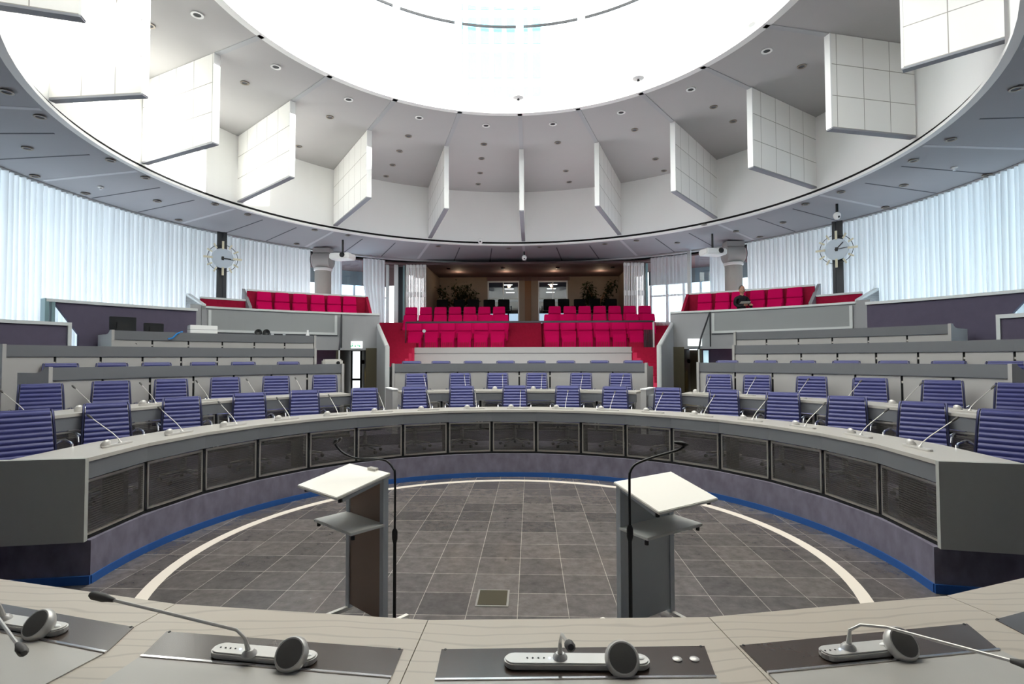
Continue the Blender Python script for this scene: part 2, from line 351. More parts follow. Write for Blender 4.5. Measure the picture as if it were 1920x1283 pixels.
# centre stand: bench wall, tiers, aisle
def LB(mb, s0, s1, t0, t1, z0, z1):
    return mb.hexa([L(s0,t0,z0),L(s1,t0,z0),L(s1,t1,z0),L(s0,t1,z0),L(s0,t0,z1),L(s1,t0,z1),L(s1,t1,z1),L(s0,t1,z1)])
struct('wall_front', LB(LB(MB(), -3.24, 3.25, 10.6, 10.66, .8, 2.14), -3.24, 3.25, 10.6, 10.66, 2.155, 2.33), M_bench)
struct('trim_3', LB(MB(), -3.24, 3.25, 10.615, 10.665, 2.1, 2.32), M_seam)
for s0, s1 in ((-3.62,-3.25),(3.26,3.72)):
    struct('wall_front', LB(MB(), s0, s1, 10.66, 10.7, .8, 2.16), M_redcar)
    struct('trim_3', LB(MB(), s0, s1, 10.62, 10.72, 2.16, 2.2), M_panel)
struct('floor', LB(LB(LB(MB(), -3.6, 3.7, 10.66, 11.85, .6, 2.0), -3.6, 3.7, 11.85, 12.85, .6, 2.33), -3.6, 3.7, 12.85, 13.75, .6, 2.68), M_redcar)
am = MB()
for i in range(7): LB(am, -.55, .62, 10.95+.4*i, 13.76, 1.99, 2.0+.178*(i+1))
struct('floor', am, M_redcar)
struct('floor', LB(MB(), -7.5, 8, 13.75, 18.2, 3.1, 3.25), M_redcar)
struct('wall_front', LB(MB(), -3.6, 3.7, 13.75, 13.8, .6, 3.24), M_redcar); struct('wall_front', LB(MB(), -5.4, -3.6, 13.7, 13.76, .6, 3.24), M_redcar); struct('wall_front', LB(MB(), 3.7, 5.6, 13.7, 13.76, .6, 3.24), M_redcar)

# ---------------------------------------------------------------- side galleries
for side, (p0, p1, px), tail, nm in ((-1, (-44.2,-26.4,-20.6), (-31.2,-45.6), 'wall_left'), (1, (30.6,49.1,25.2), (34.9,50.7), 'wall_right')):
    lo, hi = (p0, px) if side < 0 else (px, p1)
    # front wall of gallery and header over the passage
    struct(nm, MB().arc(A, 10.6, 10.7, frange(lo, hi, 2), 2.24, 3.24), M_wall)
    struct('trim_4', MB().arc(A, 10.56, 10.74, frange(lo, hi, 2), 3.24, 3.29), M_trim)
    # framed panel on the gallery front
    f0, f1 = (p0+.3, -26.9) if side < 0 else (31.2, p1-.3)
    fr = MB().arc(A, 10.55, 10.6, frange(f0, f1, 2), 2.66, 2.72)
    fr.arc(A, 10.55, 10.6, frange(f0, f0+.35, 1), 2.66, 3.2); fr.arc(A, 10.55, 10.6, frange(f1-.35, f1, 1), 2.66, 3.2)
    struct('trim_5', fr, M_trim)
    struct('trim_5', MB().arc(A, 10.57, 10.6, frange(f0+.3, f1-.3, 2), 2.72, 3.2), mat('grey_felt_panel', rgb(150,153,154), .9))
    struct('trim_5', MB().arc(A, 10.58, 10.6, frange(f0-.1, f1+.1, 2), 2.625, 2.66), M_seam)
    # recess below, purple
    q0, q1 = (-34, -26.3) if side < 0 else (29.0, 38)
    struct(nm, MB().arc(A, 11.4, 11.5, frange(q0, q1, 2), .6, 2.3), M_purple)
    struct('floor', MB().arc(A, 10.7, 12.3, frange(lo, hi, 2), 2.28, 2.35), M_redcar)
    # crimson back wall (high part and low part) with pale caps
    hb = (-37.8, -22.0) if side < 0 else (27.0, 42.9)
    lb = (-43.4, -37.8) if side < 0 else (42.9, 48.2)
    struct(nm, MB().arc(A, 11.8, 11.88, frange(*hb, 2), 2.35, 3.88), M_redcar)
    struct('trim_6', MB().arc(A, 11.78, 11.92, frange(*hb, 2), 3.88, 3.93), M_trim)
    struct(nm, MB().arc(A, 11.7, 11.78, frange(*lb, 2), 2.35, 3.58), M_redcar)
    struct('trim_6', MB().arc(A, 11.68, 11.82, frange(*lb, 2), 3.58, 3.63), M_trim)
    # slanted outer end, slanted step between low and high part, inner end
    def slant(t, r0, z0, r1, z1, m, th=.5, zb=2.3):
        a, b, c, d = PA(r0,t), PA(r1,t), PA(r1,t+th*side*-1), PA(r0,t+th*side*-1)
        return MB().hexa([(a.x,a.y,zb),(b.x,b.y,zb),(c.x,c.y,zb),(d.x,d.y,zb),(a.x,a.y,z0),(b.x,b.y,z1),(c.x,c.y,z1),(d.x,d.y,z0)])
    te = p0 if side < 0 else p1
    struct(nm, slant(te+side*.5, 10.55, 3.29, 12.0, 3.66, M_wall, .5, 1.5), M_wall)
    struct('trim_6', slant(te+side*.5, 10.55, 3.33, 12.0, 3.72, M_wall, .5, 3.2), M_trim)
    tm = hb[0] if side < 0 else hb[1]
    struct(nm, slant(tm+side*.3, 11.3, 3.4, 12.2, 3.98, M_wall, .4, 3.3), M_wall)
    ti = hb[1] if side < 0 else hb[0]
    struct(nm, slant(ti, 10.7, 3.26, 11.8, 3.9, M_wall, .4, 2.35), M_redcar)
    # passage behind the header: side walls, back wall, ceiling is the gallery floor
    if side < 0: c = ((-4.05,15.15),(-5.15,18.5),(-5.62,18.5),(-4.85,14.85))
    else: c = ((4.70,14.85),(6.02,18.2),(6.6,18.2),(5.12,14.6))
    pw = MB()
    for (a, b) in ((c[0],c[1]),(c[2],c[3])):
        d = Vector((b[0]-a[0], b[1]-a[1])).normalized()*.05; pw.hexa([(a[0]-d.y,a[1]+d.x,.5),(a[0]+d.y,a[1]-d.x,.5),(b[0]+d.y,b[1]-d.x,.5),(b[0]-d.y,b[1]+d.x,.5),(a[0]-d.y,a[1]+d.x,2.27),(a[0]+d.y,a[1]-d.x,2.27),(b[0]+d.y,b[1]-d.x,2.27),(b[0]-d.y,b[1]+d.x,2.27)])
    pw.box(min(c[1][0],c[2][0])-.1, max(c[1][0],c[2][0])+.1, c[1][1], c[1][1]+.1, .5, 2.27)
    pw.box(min(c[1][0],c[2][0])-.2, max(c[0][0],c[3][0])+.2, 16.6, 18.6, 2.27, 2.33)
    pw.box(*((-4.14,-3.7) if side < 0 else (4.4,4.76)), *((15.1,15.2) if side < 0 else (14.75,14.9)), .5, 2.3)
    struct(nm, pw, M_olive)
    # warm wall washer in the passage
    lx, ly = (-4.58, 16.4) if side < 0 else (5.40, 16.3)
    w = thing('wall_lamp', 'small warm wall lamp glowing on the dark wall of the %s side passage' % ('left' if side < 0 else 'right'), 'lamp', (lx, ly, 1.9))
    MB().lathe([(.035,-.06),(.05,-.02),(.05,.04),(.03,.06)], 12).build('lamp_shade', M_dark, w)
    sl = bpy.data.lights.new('passage_lamp', 'SPOT'); sl.energy = 45; sl.color = (1,.72,.12); sl.spot_size = radians(50); sl.spot_blend = .9; sl.shadow_soft_size = .03
    so = bpy.data.objects.new('passage_lamp', sl); COL.objects.link(so); so.location = (0,0,-.08); so.parent = w
# bright glazed door at the end of the left passage
d = struct('door_1', MB().box(-5.5,-5.22,18.4,18.44,.6,2.25), M_day); MB().box(-5.53,-5.49,18.36,18.44,.6,2.27).box(-5.23,-5.19,18.36,18.44,.6,2.27).box(-5.5,-5.22,18.36,18.41,1.25,1.32).build('door_frame', M_dark, d)
# glazed strip beside the right passage
struct('window_1', MB().arc(A, 10.8, 10.83, frange(29.7,30.4,1), .8, 2.2), mat('pale_blue_daylight', (1,1,1,1), .5, emit=(.45,.8,.95,1), estr=.6))

# purple back walls at the sides
def azwall(name, r, pts, th, m):   # pts (theta, z) polygon on a cylinder about A
    n = len(pts); vs = [PA(r, t, z) for t, z in pts]+[PA(r+th, t, z) for t, z in pts]
    return struct(name, MB().add(vs, [tuple(range(n)), tuple(reversed(range(n,2*n)))]+[(i,n+i,n+(i+1)%n,(i+1)%n) for i in range(n)]), m)
def strip(a, b, k=6): return [(a[0]+(b[0]-a[0])*i/k, a[1]+(b[1]-a[1])*i/k) for i in range(k)]
def curved(name, r, t0, t1, z0, z1, th, m): return struct(name, MB().arc(A, r, r+th, frange(t0,t1,2), z0, z1), m)
curved('wall_left', 10.3, -57.9, -45.7, 1.2, 3.13, .1, M_purple); azwall('wall_left', 10.3, [(-57.9,1.2),(-57.9,3.13),(-60.2,3.13),(-57.9,2.5)], .1, M_purple)
curved('trim_7', 10.25, -61.0, -45.6, 3.13, 3.19, .2, M_trim)
curved('wall_right', 10.3, 50.8, 63.4, 1.2, 3.17, .1, M_purple); azwall('wall_right', 10.3, [(63.4,1.2),(63.4,3.17),(66.0,3.17),(63.4,2.6)], .1, M_purple)
curved('trim_7', 10.25, 50.7, 66.6, 3.17, 3.23, .2, M_trim)
curved('wall_left', 9.6, -73.5, -60.4, 1.5, 2.64, .1, M_purple); curved('trim_8', 9.56, -73.5, -60.1, 2.64, 2.70, .18, M_trim); curved('trim_8', 9.56, -60.45, -60.1, 1.5, 2.64, .18, M_trim)
curved('wall_right', 9.6, 65.0, 76, 1.5, 2.68, .1, M_purple); curved('trim_8', 9.56, 64.7, 76, 2.68, 2.75, .18, M_trim); curved('trim_8', 9.56, 64.7, 65.05, 1.5, 2.68, .18, M_trim)
struct('window_2', MB().arc(A, 10.32, 10.35, [-60.9,-58], 2.0, 3.13), M_glass); struct('window_3', MB().arc(A, 10.32, 10.35, [63.5,66], 2.0, 3.17), M_glass)
struct('trim_9', MB().arc(A, 10.25, 10.45, [-61.1,-60.75], 1.5, 3.19).arc(A, 10.25, 10.5, [-60.5,-60.2], 1.5, 3.15), M_tealcap)
curved('wall_left', 10.45, -46.2, -44.9, 1.2, 3.3, .3, M_wall); curved('wall_right', 10.45, 49.4, 50.9, 1.2, 3.3, .3, M_wall)

# ---------------------------------------------------------------- ceiling
FULL = frange(-180, 180, 3)
def sz(r): return 5.8-.2*(r-7.38)/2.2
struct('ceiling', MB().arc(B, 7.42, 9.58, FULL, (sz(7.42), sz(9.58)), (6.1, 6.1)), M_soff)
struct('ceiling', MB().arc(B, 9.58, 12.9, FULL, 5.62, 6.1), M_soff)
struct('trim_10', MB().arc(B, 7.33, 7.44, FULL, 5.78, 5.835), M_white)                      # white rim
struct('trim_11', MB().arc(B, 7.385, 7.46, FULL, 5.835, 5.92), M_gap)                       # dark shadow gap
struct('trim_12', MB().arc(B, 9.5, 9.62, FULL, 5.55, 5.60), M_trim)                        # curtain rail
struct('wall_upper', MB().arc(B, 7.38, 7.46, FULL, 5.905, 7.62), M_white)                   # drum wall
# flat upper ceiling with the round opening
n = 96; vs = []
for i in range(n):
    t = 360*i/n; vs += [PA(4.49,t,7.6,O), PA(7.46,t,7.6,B), PA(4.49,t,7.75,O), PA(7.46,t,7.75,B)]
fs = []
for i in range(n):
    j = (i+1) % n; a, b = i*4, j*4
    fs += [(a,b,b+1,a+1),(a+2,a+3,b+3,b+2),(a,a+2,b+2,b),(a+1,b+1,b+3,a+3)]
struct('ceiling', MB().add(vs, fs), M_ceil)
struct('ceiling', MB().arc(B, 7.46, 12.9, FULL, 6.1, 6.2), M_ceil)
# soffit seams: two dark joints and one faint joint per bay
sm = MB(); sf = MB()
feet = [-154,-131.5,-109.4,-88.6,-67.4,-44.7,-20.9,3.4,28.3,52.2,75.4,97.7,122.4,146]
def radial_strip(mb, t, r0, r1, w, dz):
    for (ra, rb) in ((r0, r1),):
        d = radians(t); nx, ny = cos(d)*w/2, -sin(d)*w/2
        a, b = PA(ra,t,0,B), PA(rb,t,0,B)
        mb.hexa([(a.x-nx,a.y-ny,sz(ra)-dz),(a.x+nx,a.y+ny,sz(ra)-dz),(b.x+nx,b.y+ny,sz(rb)-dz),(b.x-nx,b.y-ny,sz(rb)-dz),(a.x-nx,a.y-ny,sz(ra)+.01),(a.x+nx,a.y+ny,sz(ra)+.01),(b.x+nx,b.y+ny,sz(rb)+.01),(b.x-nx,b.y-ny,sz(rb)+.01)])
for i in range(len(feet)-1):
    for k in (1,2): radial_strip(sm, feet[i]+(feet[i+1]-feet[i])*k/3, 7.75, 9.45, .035, .004)
    radial_strip(sf, feet[i], 7.5, 9.4, .09, .004)
struct('trim_13', sm, M_seam); struct('trim_14', sf, mat('soffit_light_seam', rgb(200,203,208), .7))
# fins hanging under the upper ceiling
FN = [((-5.95,5.75),(-4.95,6.05)), ((-7.01,8.0),(-5.47,7.85)), ((-7.40,10.63),(-5.40,9.62)), ((-6.83,13.27),(-4.75,11.42)), ((-5.22,15.66),(-3.48,12.9)), ((-2.67,17.31),(-1.71,13.88)), ((.39,17.78),(.265,14.09)), ((3.44,16.9),(2.21,13.68)), ((5.75,14.93),(3.82,12.48)), ((7.05,12.29),(4.95,10.92)), ((7.22,9.45),(5.48,9.08)), ((6.15,6.5),(5.37,7.2))]
FL = ['at the far left edge, only its bottom showing','brightly lit, second from the left','brightly lit, third from the left','fourth from the left','fifth from the left','sixth from the left, left of the central one','seen edge-on at the centre','just right of the central one','second to the right of the central one','third to the right of the central one','showing its full tiled face below the right roof edge','large in the upper right corner']
for i, ((ox,oy),(ix,iy)) in enumerate(FN):
    l = hypot(ix-ox, iy-oy); ang = atan2(iy-oy, ix-ox)
    f = thing('ceiling_fin', 'white tiled ceiling fin '+FL[i], 'ceiling fin', (ox,oy,5.9), ang, 'acoustic fins around the roof opening')
    sgn = .06
    MB().box(.02, l-.02, -.055, .055, .05, 1.69).build('tiled_board', M_fin, f)
    MB().box(l-.02, l+.01, -.06, .06, 0.04, 1.69).build('end_strip', M_white, f)
    MB().box(0.02, l, -.06, .06, .02, .05).build('bottom_strip', mat('grey_strip', rgb(140,142,150), .5) if i == 0 else bpy.data.materials['grey_strip'], f)
    cj = MB()
for t in feet:   # ceiling joints from the fins to the opening
    pass
jm = MB()
for (ox,oy),(ix,iy) in FN:
    d = Vector((ix-ox, iy-oy)).normalized(); p = Vector((ix,iy)); q = Vector(O)
    # walk on until the opening edge
    k = 0
    while (p+d*k-q).length > 4.52 and k < 4: k += .02
    e = p+d*k; nrm = Vector((-d.y, d.x))*.05
    jm.hexa([(p.x-nrm.x,p.y-nrm.y,7.585),(p.x+nrm.x,p.y+nrm.y,7.585),(e.x+nrm.x,e.y+nrm.y,7.585),(e.x-nrm.x,e.y-nrm.y,7.585),(p.x-nrm.x,p.y-nrm.y,7.61),(p.x+nrm.x,p.y+nrm.y,7.61),(e.x+nrm.x,e.y+nrm.y,7.61),(e.x-nrm.x,e.y-nrm.y,7.61)])
struct('trim_15', jm, mat('ceiling_joint', rgb(176,177,180), .8))
# lantern: kerb, mullions, ring beam, glazing, pale translucent roof
struct('wall_upper', MB().arc(O, 4.46, 4.6, FULL, 7.585, 7.95), M_white)
ml = MB()
for k in range(20):
    t = 3.3+18*k; ml.arc(O, 4.5, 4.6, [t-.9, t+.9], 7.9, 10.2)
ml.arc(O, 4.48, 4.62, FULL, 10.15, 10.3)
struct('window_4', ml, M_white)
rb = MB(); 
for k in range(20): rb.arc(O, 4.47, 4.5, frange(3.3+18*k+1.1, 3.3+18*(k+1)-1.1, 3), 9.58, 9.63)
struct('trim_16', rb, M_dark)
struct('window_5', MB().arc(O, 4.55, 4.56, FULL, 7.95, 10.15), M_glass)
tm_, nt_, b_ = new_mat('translucent_roof'); out_ = nt_.nodes['Material Output']; tr_ = nt_.nodes.new('ShaderNodeBsdfTranslucent'); tr_.inputs[0].default_value = (.9,.87,.8,1)
tp_ = nt_.nodes.new('ShaderNodeBsdfTransparent'); mm_ = nt_.nodes.new('ShaderNodeMixShader'); mm_.inputs[0].default_value = .45
nt_.links.new(tr_.outputs[0], mm_.inputs[1]); nt_.links.new(tp_.outputs[0], mm_.inputs[2]); nt_.links.new(mm_.outputs[0], out_.inputs[0])
struct('ceiling', MB().lathe([(4.6,10.3),(3,10.9),(1.5,11.2),(.001,11.3)], 60, Matrix.Translation((O[0],O[1],0))), tm_)
for i, p in enumerate(((-8.75,11.25,5.665),(8.6,10.25,5.68))):
    t = thing('sprinkler_head', 'tiny white sprinkler head under the soffit ring on the %s' % ('left','right')[i], 'sprinkler', p)
    MB().lathe([(.06,0),(.05,-.015),(.015,-.02),(.012,-.05)], 14).build('rosette', M_white, t); MB().lathe([(.001,-.06),(.03,-.055),(.03,-.05)], 12).build('deflector', M_chrome, t)
# pale office tower seen through the lantern glass
twr = MB().box(-3.4, 2.0, 30, 36, 8, 33)
tower = tag(twr.build('office_or_sun_block', mat('pale_facade', rgb(150,196,206), .6)), 'pale office building seen faintly through the glass of the roof lantern', 'building')
for i in range(7):
    for k in range(9): MB().box(-3.2+.74*i, -2.75+.74*i, 29.96, 30.0, 14+2*k, 15.5+2*k).build('window', mat('pale_blue_window', rgb(70,150,180), .2) if (i==0 and k==0) else bpy.data.materials['pale_blue_window'], tower)

sun_block = tag(MB().box(30, 34, -30, 40, -1, 10.5).build('office_or_sun_block', bpy.data.materials['pale_facade']), 'added unseen pale block outside, keeping the sun off the right curtain', 'building')  # unseen block, added to keep direct sun off the right curtain
wn = MB()
for i in range(30):
    for k in range(3): wn.box(29.97, 30.0, -28+2.2*i, -26.8+2.2*i, .8+3.2*k, 2.6+3.2*k)
wn.build('windows', bpy.data.materials['pale_blue_window'], sun_block)
# ceiling luminaires
def lamp_ring(name, label, loc, r, n, group, deep):
    t = thing(name, label, 'ceiling light', loc, 0, group)
    MB().lathe([(r*.62,0),(r*.66,-.012),(r,-.014),(r,.0)], 20).build('bezel', M_lamp if not deep else M_white, t)
    MB().lathe([(.001,-.003),(r*.62,-.004)], 16).build('recess', M_seam if not deep else M_dark, t)
    return t
bg = DATA['big_spots']; protoB = None
bg.sort(key=lambda p: p[0])
for i, p in enumerate(bg):
    lb = 'white ringed spotlight in the upper ceiling by the roof opening, %s from the left' % ORD[i]
    if protoB is None: protoB = lamp_ring('ceiling_spotlight', lb, (p[0],p[1],7.595), .095, 0, 'ringed spotlights around the opening', True)
    else: copy_thing(protoB, lb, (p[0],p[1],7.595))
sg = sorted(DATA['small_spots'], key=lambda p: p[0]); protoS = None
for i, p in enumerate(sg):
    lb = 'small recessed downlight in the upper ceiling between the fins, %s from the left' % ORD[i]
    if protoS is None: protoS = lamp_ring('recessed_downlight', lb, (p[0],p[1],7.595), .085, 0, 'small downlights in the upper ceiling', False)
    else: copy_thing(protoS, lb, (p[0],p[1],7.595))
so_ = sorted(DATA['soffit_lights'], key=lambda p: p[0])
for i, p in enumerate(so_):
    copy_thing(protoS, 'round recessed downlight in the lower soffit ring, %s from the left' % ORD[i], (p[0],p[1],p[2]-.012), 0, 'downlights in the soffit ring')
for i, (x, y) in enumerate(((.154,11.55),(2.6,10.75),(4.2,9.0))):
    t = thing('smoke_detector', 'small white dish detector inside the bright roof opening, '+('at its far centre','right of its far centre','at its upper right')[i], 'detector', (x, y, 7.72))
    MB().lathe([(.001,.03),(.1,.02),(.12,0),(.04,-.02),(.001,-.02)], 16).build('dish', M_white, t); MB().lathe([(.02,-.02),(.03,-.05),(.001,-.06)], 10).build('sensor', M_dark, t)
    q = Vector((x-O[0], y-O[1])); e = q.normalized()*4.5-q; MB().tube([(0,0,.02),(e.x,e.y,.05)], .012, 6).build('bracket', M_white, t)
# ---------------------------------------------------------------- outer facade, foyer, curtains
RF = 12.6
struct('wall_back', MB().arc(B, RF, RF+.2, frange(108, 252, 4), -.1, 6.1), M_wall)
fa = MB()
for t in frange(-108, -24, 3.0)+frange(27, 108, 3.0): fa.arc(B, RF-.08, RF+.02, [t-.2, t+.2], 0, 6.1)
for z in (.6, 1.9, 3.2, 4.5): fa.arc(B, RF-.06, RF+.01, frange(-108,-24,3), z-.03, z+.03).arc(B, RF-.06, RF+.01, frange(27,108,3), z-.03, z+.03)
struct('window_6', fa, M_white)
struct('window_7', MB().arc(B, RF, RF+.01, frange(-108,-24,3), 0, 6.1), M_gfac); struct('window_8', MB().arc(B, RF, RF+.01, frange(27,108,3), 0, 6.1), M_gfac)
struct('wall_upper', MB().arc(B, RF-.4, RF-.3, frange(-62,-24,3), 4.9, 6.1), mat('blue_grey_spandrel_and_light_block', rgb(120,134,140), .4)); struct('wall_upper', MB().arc(B, RF-.4, RF-.3, frange(27,62,3), 4.9, 6.1), bpy.data.materials['blue_grey_spandrel_and_light_block'])
struct('ceiling', MB().arc(B, 9.7, RF-.3, frange(-62,62,3), 5.45, 5.5), M_fceil)

struct('wall_upper', MB().arc(B, RF-.5, RF-.42, frange(-74,-43,3), 3.7, 6.1), bpy.data.materials['blue_grey_spandrel_and_light_block']); struct('wall_upper', MB().arc(B, RF-.5, RF-.42, frange(46,74,3), 3.7, 6.1), bpy.data.materials['blue_grey_spandrel_and_light_block'])  # unseen bands added to dim the curtain tops near the clocks
# foyer box (dark room beyond the crimson seats)
def LS(name, s0, s1, t0, t1, z0, z1, m): return struct(name, LB(MB(), s0, s1, t0, t1, z0, z1), m)
LS('ceiling', -4.6, 4.9, 14.4, 17.2, 5.42, 5.5, M_fceil)
LS('wall_left', -3.72, -3.6, 14.3, 17.1, 3.25, 5.45, M_brown); LS('wall_right', 3.95, 4.07, 14.3, 17.1, 3.25, 5.45, M_brown)
for s0, s1 in ((-3.7,-1.62),(-.35,.28),(.42,1.05) if False else (.42,.44),(2.12,4.0)): 
    pass
LS('wall_front', -3.7, -1.55, 17.0, 17.15, 3.25, 5.5, M_brown); LS('wall_front', -.22, .02, 17.0, 17.15, 3.25, 5.5, M_brown); LS('wall_front', .29, .58, 17.0, 17.15, 3.25, 5.5, M_brown); LS('wall_front', 1.82, 4.0, 17.0, 17.15, 3.25, 5.5, M_brown)
LS('wall_front', .02, .29, 17.05, 17.15, 3.25, 5.3, M_wood); LS('wall_front', -1.6, 1.9, 17.0, 17.15, 5.26, 5.5, M_fceil)
for i, (s0, s1) in enumerate(((-1.55,-.22),(.58,1.82))):
    dd = struct('door_%d' % (i+2), LB(MB(), s0, s1, 17.07, 17.09, 3.25, 5.26), M_glass)
    fm = MB(); LB(fm, s0, s0+.05, 17.04, 17.12, 3.25, 5.26); LB(fm, s1-.05, s1, 17.04, 17.12, 3.25, 5.26); LB(fm, s0, s1, 17.04, 17.12, 5.2, 5.26); LB(fm, (s0+s1)/2-.02, (s0+s1)/2+.02, 17.04, 17.12, 3.25, 5.26)
    fm.build('door_frame', M_trim, dd)
LS('floor', -4.2, 4.6, 17.15, 24, 3.15, 3.25, M_carpet_dk); LS('ceiling', -4.2, 4.6, 17.15, 24, 5.3, 5.38, M_fceil)
LS('wall_left', -4.3, -4.2, 17.15, 24, 3.25, 5.4, M_brown); LS('wall_right', 4.6, 4.7, 17.15, 24, 3.25, 5.4, M_brown)
LS('wall_front', -4.2, 4.6, 23.9, 24, 4.45, 5.4, M_brown); LS('window_9', -4.2, 4.6, 23.95, 24.0, 3.25, 4.45, mat('bluish_daylit_window', (1,1,1,1), .5, emit=(.55,.72,.9,1), estr=.9))
mm = MB()
for k in range(12): LB(mm, -4.2+.8*k, -4.12+.8*k, 23.85, 23.95, 3.25, 4.5)
struct('window_10', mm, M_dark)
beam = MB(); LB(beam, -3.2, -.1, 20.4, 20.55, 4.75, 4.85); LB(beam, .3, 3.4, 20.4, 20.55, 4.75, 4.85); struct('trim_17', beam, M_wall)
pl = None
for i, (s, t) in enumerate(((-.75,18.4),(-.75,19.8),(-.75,21.2),(1.25,18.4),(1.25,19.8),(1.25,21.2))):
    lb = 'lit ceiling panel seen through the %s foyer door, %s' % ('left' if i < 3 else 'right', ('nearest','middle one','farthest')[i % 3])
    p = L(s, t, 5.295)
    if pl is None:
        pl = thing('ceiling_panel_light', lb, 'ceiling light', p, -AX, 'lit panels beyond the foyer doors'); MB().box(-.2,.2,-.1,.1,-.02,0).build('diffuser', M_cool, pl); MB().box(-.22,.22,-.12,.12,-.012,.002).build('frame', M_white, pl)
    else: copy_thing(pl, lb, p, -AX)
fp = None
for i, s in enumerate((-4.95,-2.85,-.78,1.28,3.35)):
    lb = 'tiny warm spot glowing in the foyer ceiling, %s from the left' % ORD[i]
    p = L(s, 14.75, 5.42)
    if fp is None:
        fp = thing('foyer_spotlight', lb, 'ceiling light', p, 0, 'warm foyer spots'); MB().lathe([(.001,-.03),(.045,-.03),(.05,0)], 12).build('bulb', M_glow, fp); MB().lathe([(.05,-.035),(.075,-.03),(.075,.0)], 12).build('bezel', M_dark, fp)
    else: copy_thing(fp, lb, p)
LS('ceiling', -5.6, 5.9, 13.9, 14.45, 5.42, 5.5, M_fceil)

# folding slatted walls at both sides of the foyer opening
for side, c in ((-1, -3.92), (1, 3.98)):
    f = thing('folding_wall', 'white slatted folding wall stacked at the %s side of the foyer opening' % ('left' if side < 0 else 'right'), 'folding wall', L(c, 13.95, 3.25), -AX)
    for k in range(6):
        x = -.31+.125*k; h = 2.2
        s = MB()
        for a, b in ((0,1.02),(1.16,h)): s.box(x-.045, x-.012, -.05+.02*(k%2), .05, a, b); s.box(x+.012, x+.045, -.05+.02*(k%2), .05, a, b)
        s.box(x-.05, x+.05, -.05, .05, 1.0, 1.18); s.box(x-.05, x+.05, -.05, .05, h-.12, h); s.box(x-.05,x+.05,-.05,.05,0,.1)
        s.build('folding_leaf', M_white, f)
# window posts beside the foyer opening
po = MB()
for s0, s1, m0 in ((-5.02,-4.92,0),(-4.72,-4.58,1)): LB(po, s0, s1, 13.9, 14.0, 3.25, 5.5)
struct('window_11', po, M_trim); LS('window_12', -4.70, -4.50, 14.3, 14.5, 3.25, 5.5, M_dark); LS('window_12', -4.42, -4.36, 14.0, 14.3, 3.25, 5.5, M_tealcap)
LS('window_13', 4.42, 4.5, 14.0, 14.3, 3.25, 5.5, M_tealcap); LS('window_13', -5.6, -4.5, 14.55, 14.6, 4.75, 5.5, M_fceil)

# curtains
def curtain(label, t0, t1, z0, z1, m, r=9.5, amp=.065, wav=.13, taper=None, name='curtain'):
    n = int(abs(radians(t1-t0))*r/wav*6); vs = []; fs = []
    zs = [z0, z0+(z1-z0)*.33, z0+(z1-z0)*.66, z1]; ph = random.random()*6
    for j, z in enumerate(zs):
        for i in range(n+1):
            u = i/n; t = t0+(t1-t0)*u
            if taper: t = t+taper(u, (z-z0)/(z1-z0))
            a = 2*pi*u*n/6
            rr = r+amp*(sin(a+ph)+.35*sin(a*.37+1)+.25*sin(a*2.1+.6*j))*(1-.25*(j/3))
            vs.append(PA(rr, t, z, B))
    for j in range(3):
        for i in range(n): fs.append((j*(n+1)+i, j*(n+1)+i+1, (j+1)*(n+1)+i+1, (j+1)*(n+1)+i))
    mb = MB(); mb.add(vs, fs, True)
    o = mb.build(name, m); return tag(o, label, 'curtain')
curtain('long white pleated curtain along the left side of the hall behind the clock', -128, -43.6, 1.57, 5.56, M_curt)
curtain('narrow white curtain between the left round column and the left gallery window', -39.9, -37.1, 2.36, 5.56, M_curt)
curtain('grey gathered curtain between the left gallery window and the foyer glazing', -32.6, -27.9, 2.9, 5.5, M_curt, taper=lambda u, v: (1-u)*1.8*max(0, .62-v)/.62)
curtain('long white pleated curtain along the right side of the hall behind the clock', 50.6, 128, 1.57, 5.56, M_curt)
curtain('narrow white curtain just left of the right round column', 43.3, 47.2, 2.36, 5.56, M_curt)
curtain('sheer curtain with bright windows showing through, right of the foyer opening', 31.0, 38.9, 2.9, 5.5, M_sheer)
struct('trim_18', MB().arc(B, 9.35, 9.45, [39.1, 39.8], 2.36, 5.58), M_trim)
struct('window_14', MB().arc(B, 9.75, 9.76, frange(-37.2,-32.4,2), 3.3, 5.5), M_gfac); struct('window_15', MB().arc(B, 9.75, 9.76, frange(39.8,43.4,2), 3.3, 5.5), M_gfac)

# round columns with a duct head
for side, (t, x) in ((-1, (-41.5, 0)), (1, (48.8, 0))):
    p = PA(9.25, t, 2.36, B)
    c = thing('round_column', 'round grey column with a duct-like head beside the curtain, %s side' % ('left' if side < 0 else 'right'), 'column', p, 0)
    MB().lathe([(.26,0),(.26,2.55)], 28).build('shaft', mat('concrete_grey', rgb(176,174,168), .7, noise=.05) if side < 0 else bpy.data.materials['concrete_grey'], c)
    M = Matrix.Translation((0,0,2.85))@Matrix.Rotation(pi/2, 4, 'Y')@Matrix.Rotation(0, 4, 'Z')
    MB().lathe([(.22,-.31),(.29,-.26),(.29,.26),(.22,.31)], 24, M).build('duct_head', M_panel, c)
    MB().lathe([(.27,2.5),(.29,2.52),(.29,2.58),(.27,2.6)], 28).build('collar', M_white, c)
    MB().box(-.27,.27,-.2,.2,3.08,3.24).build('duct_neck', M_panel, c)
    rg = MB(); pts = [(side*.33, .24*cos(2*pi*k/20), 2.85+.24*sin(2*pi*k/20)) for k in range(21)]; rg.tube(pts, .012, 6); rg.build('ring', M_dark, c)

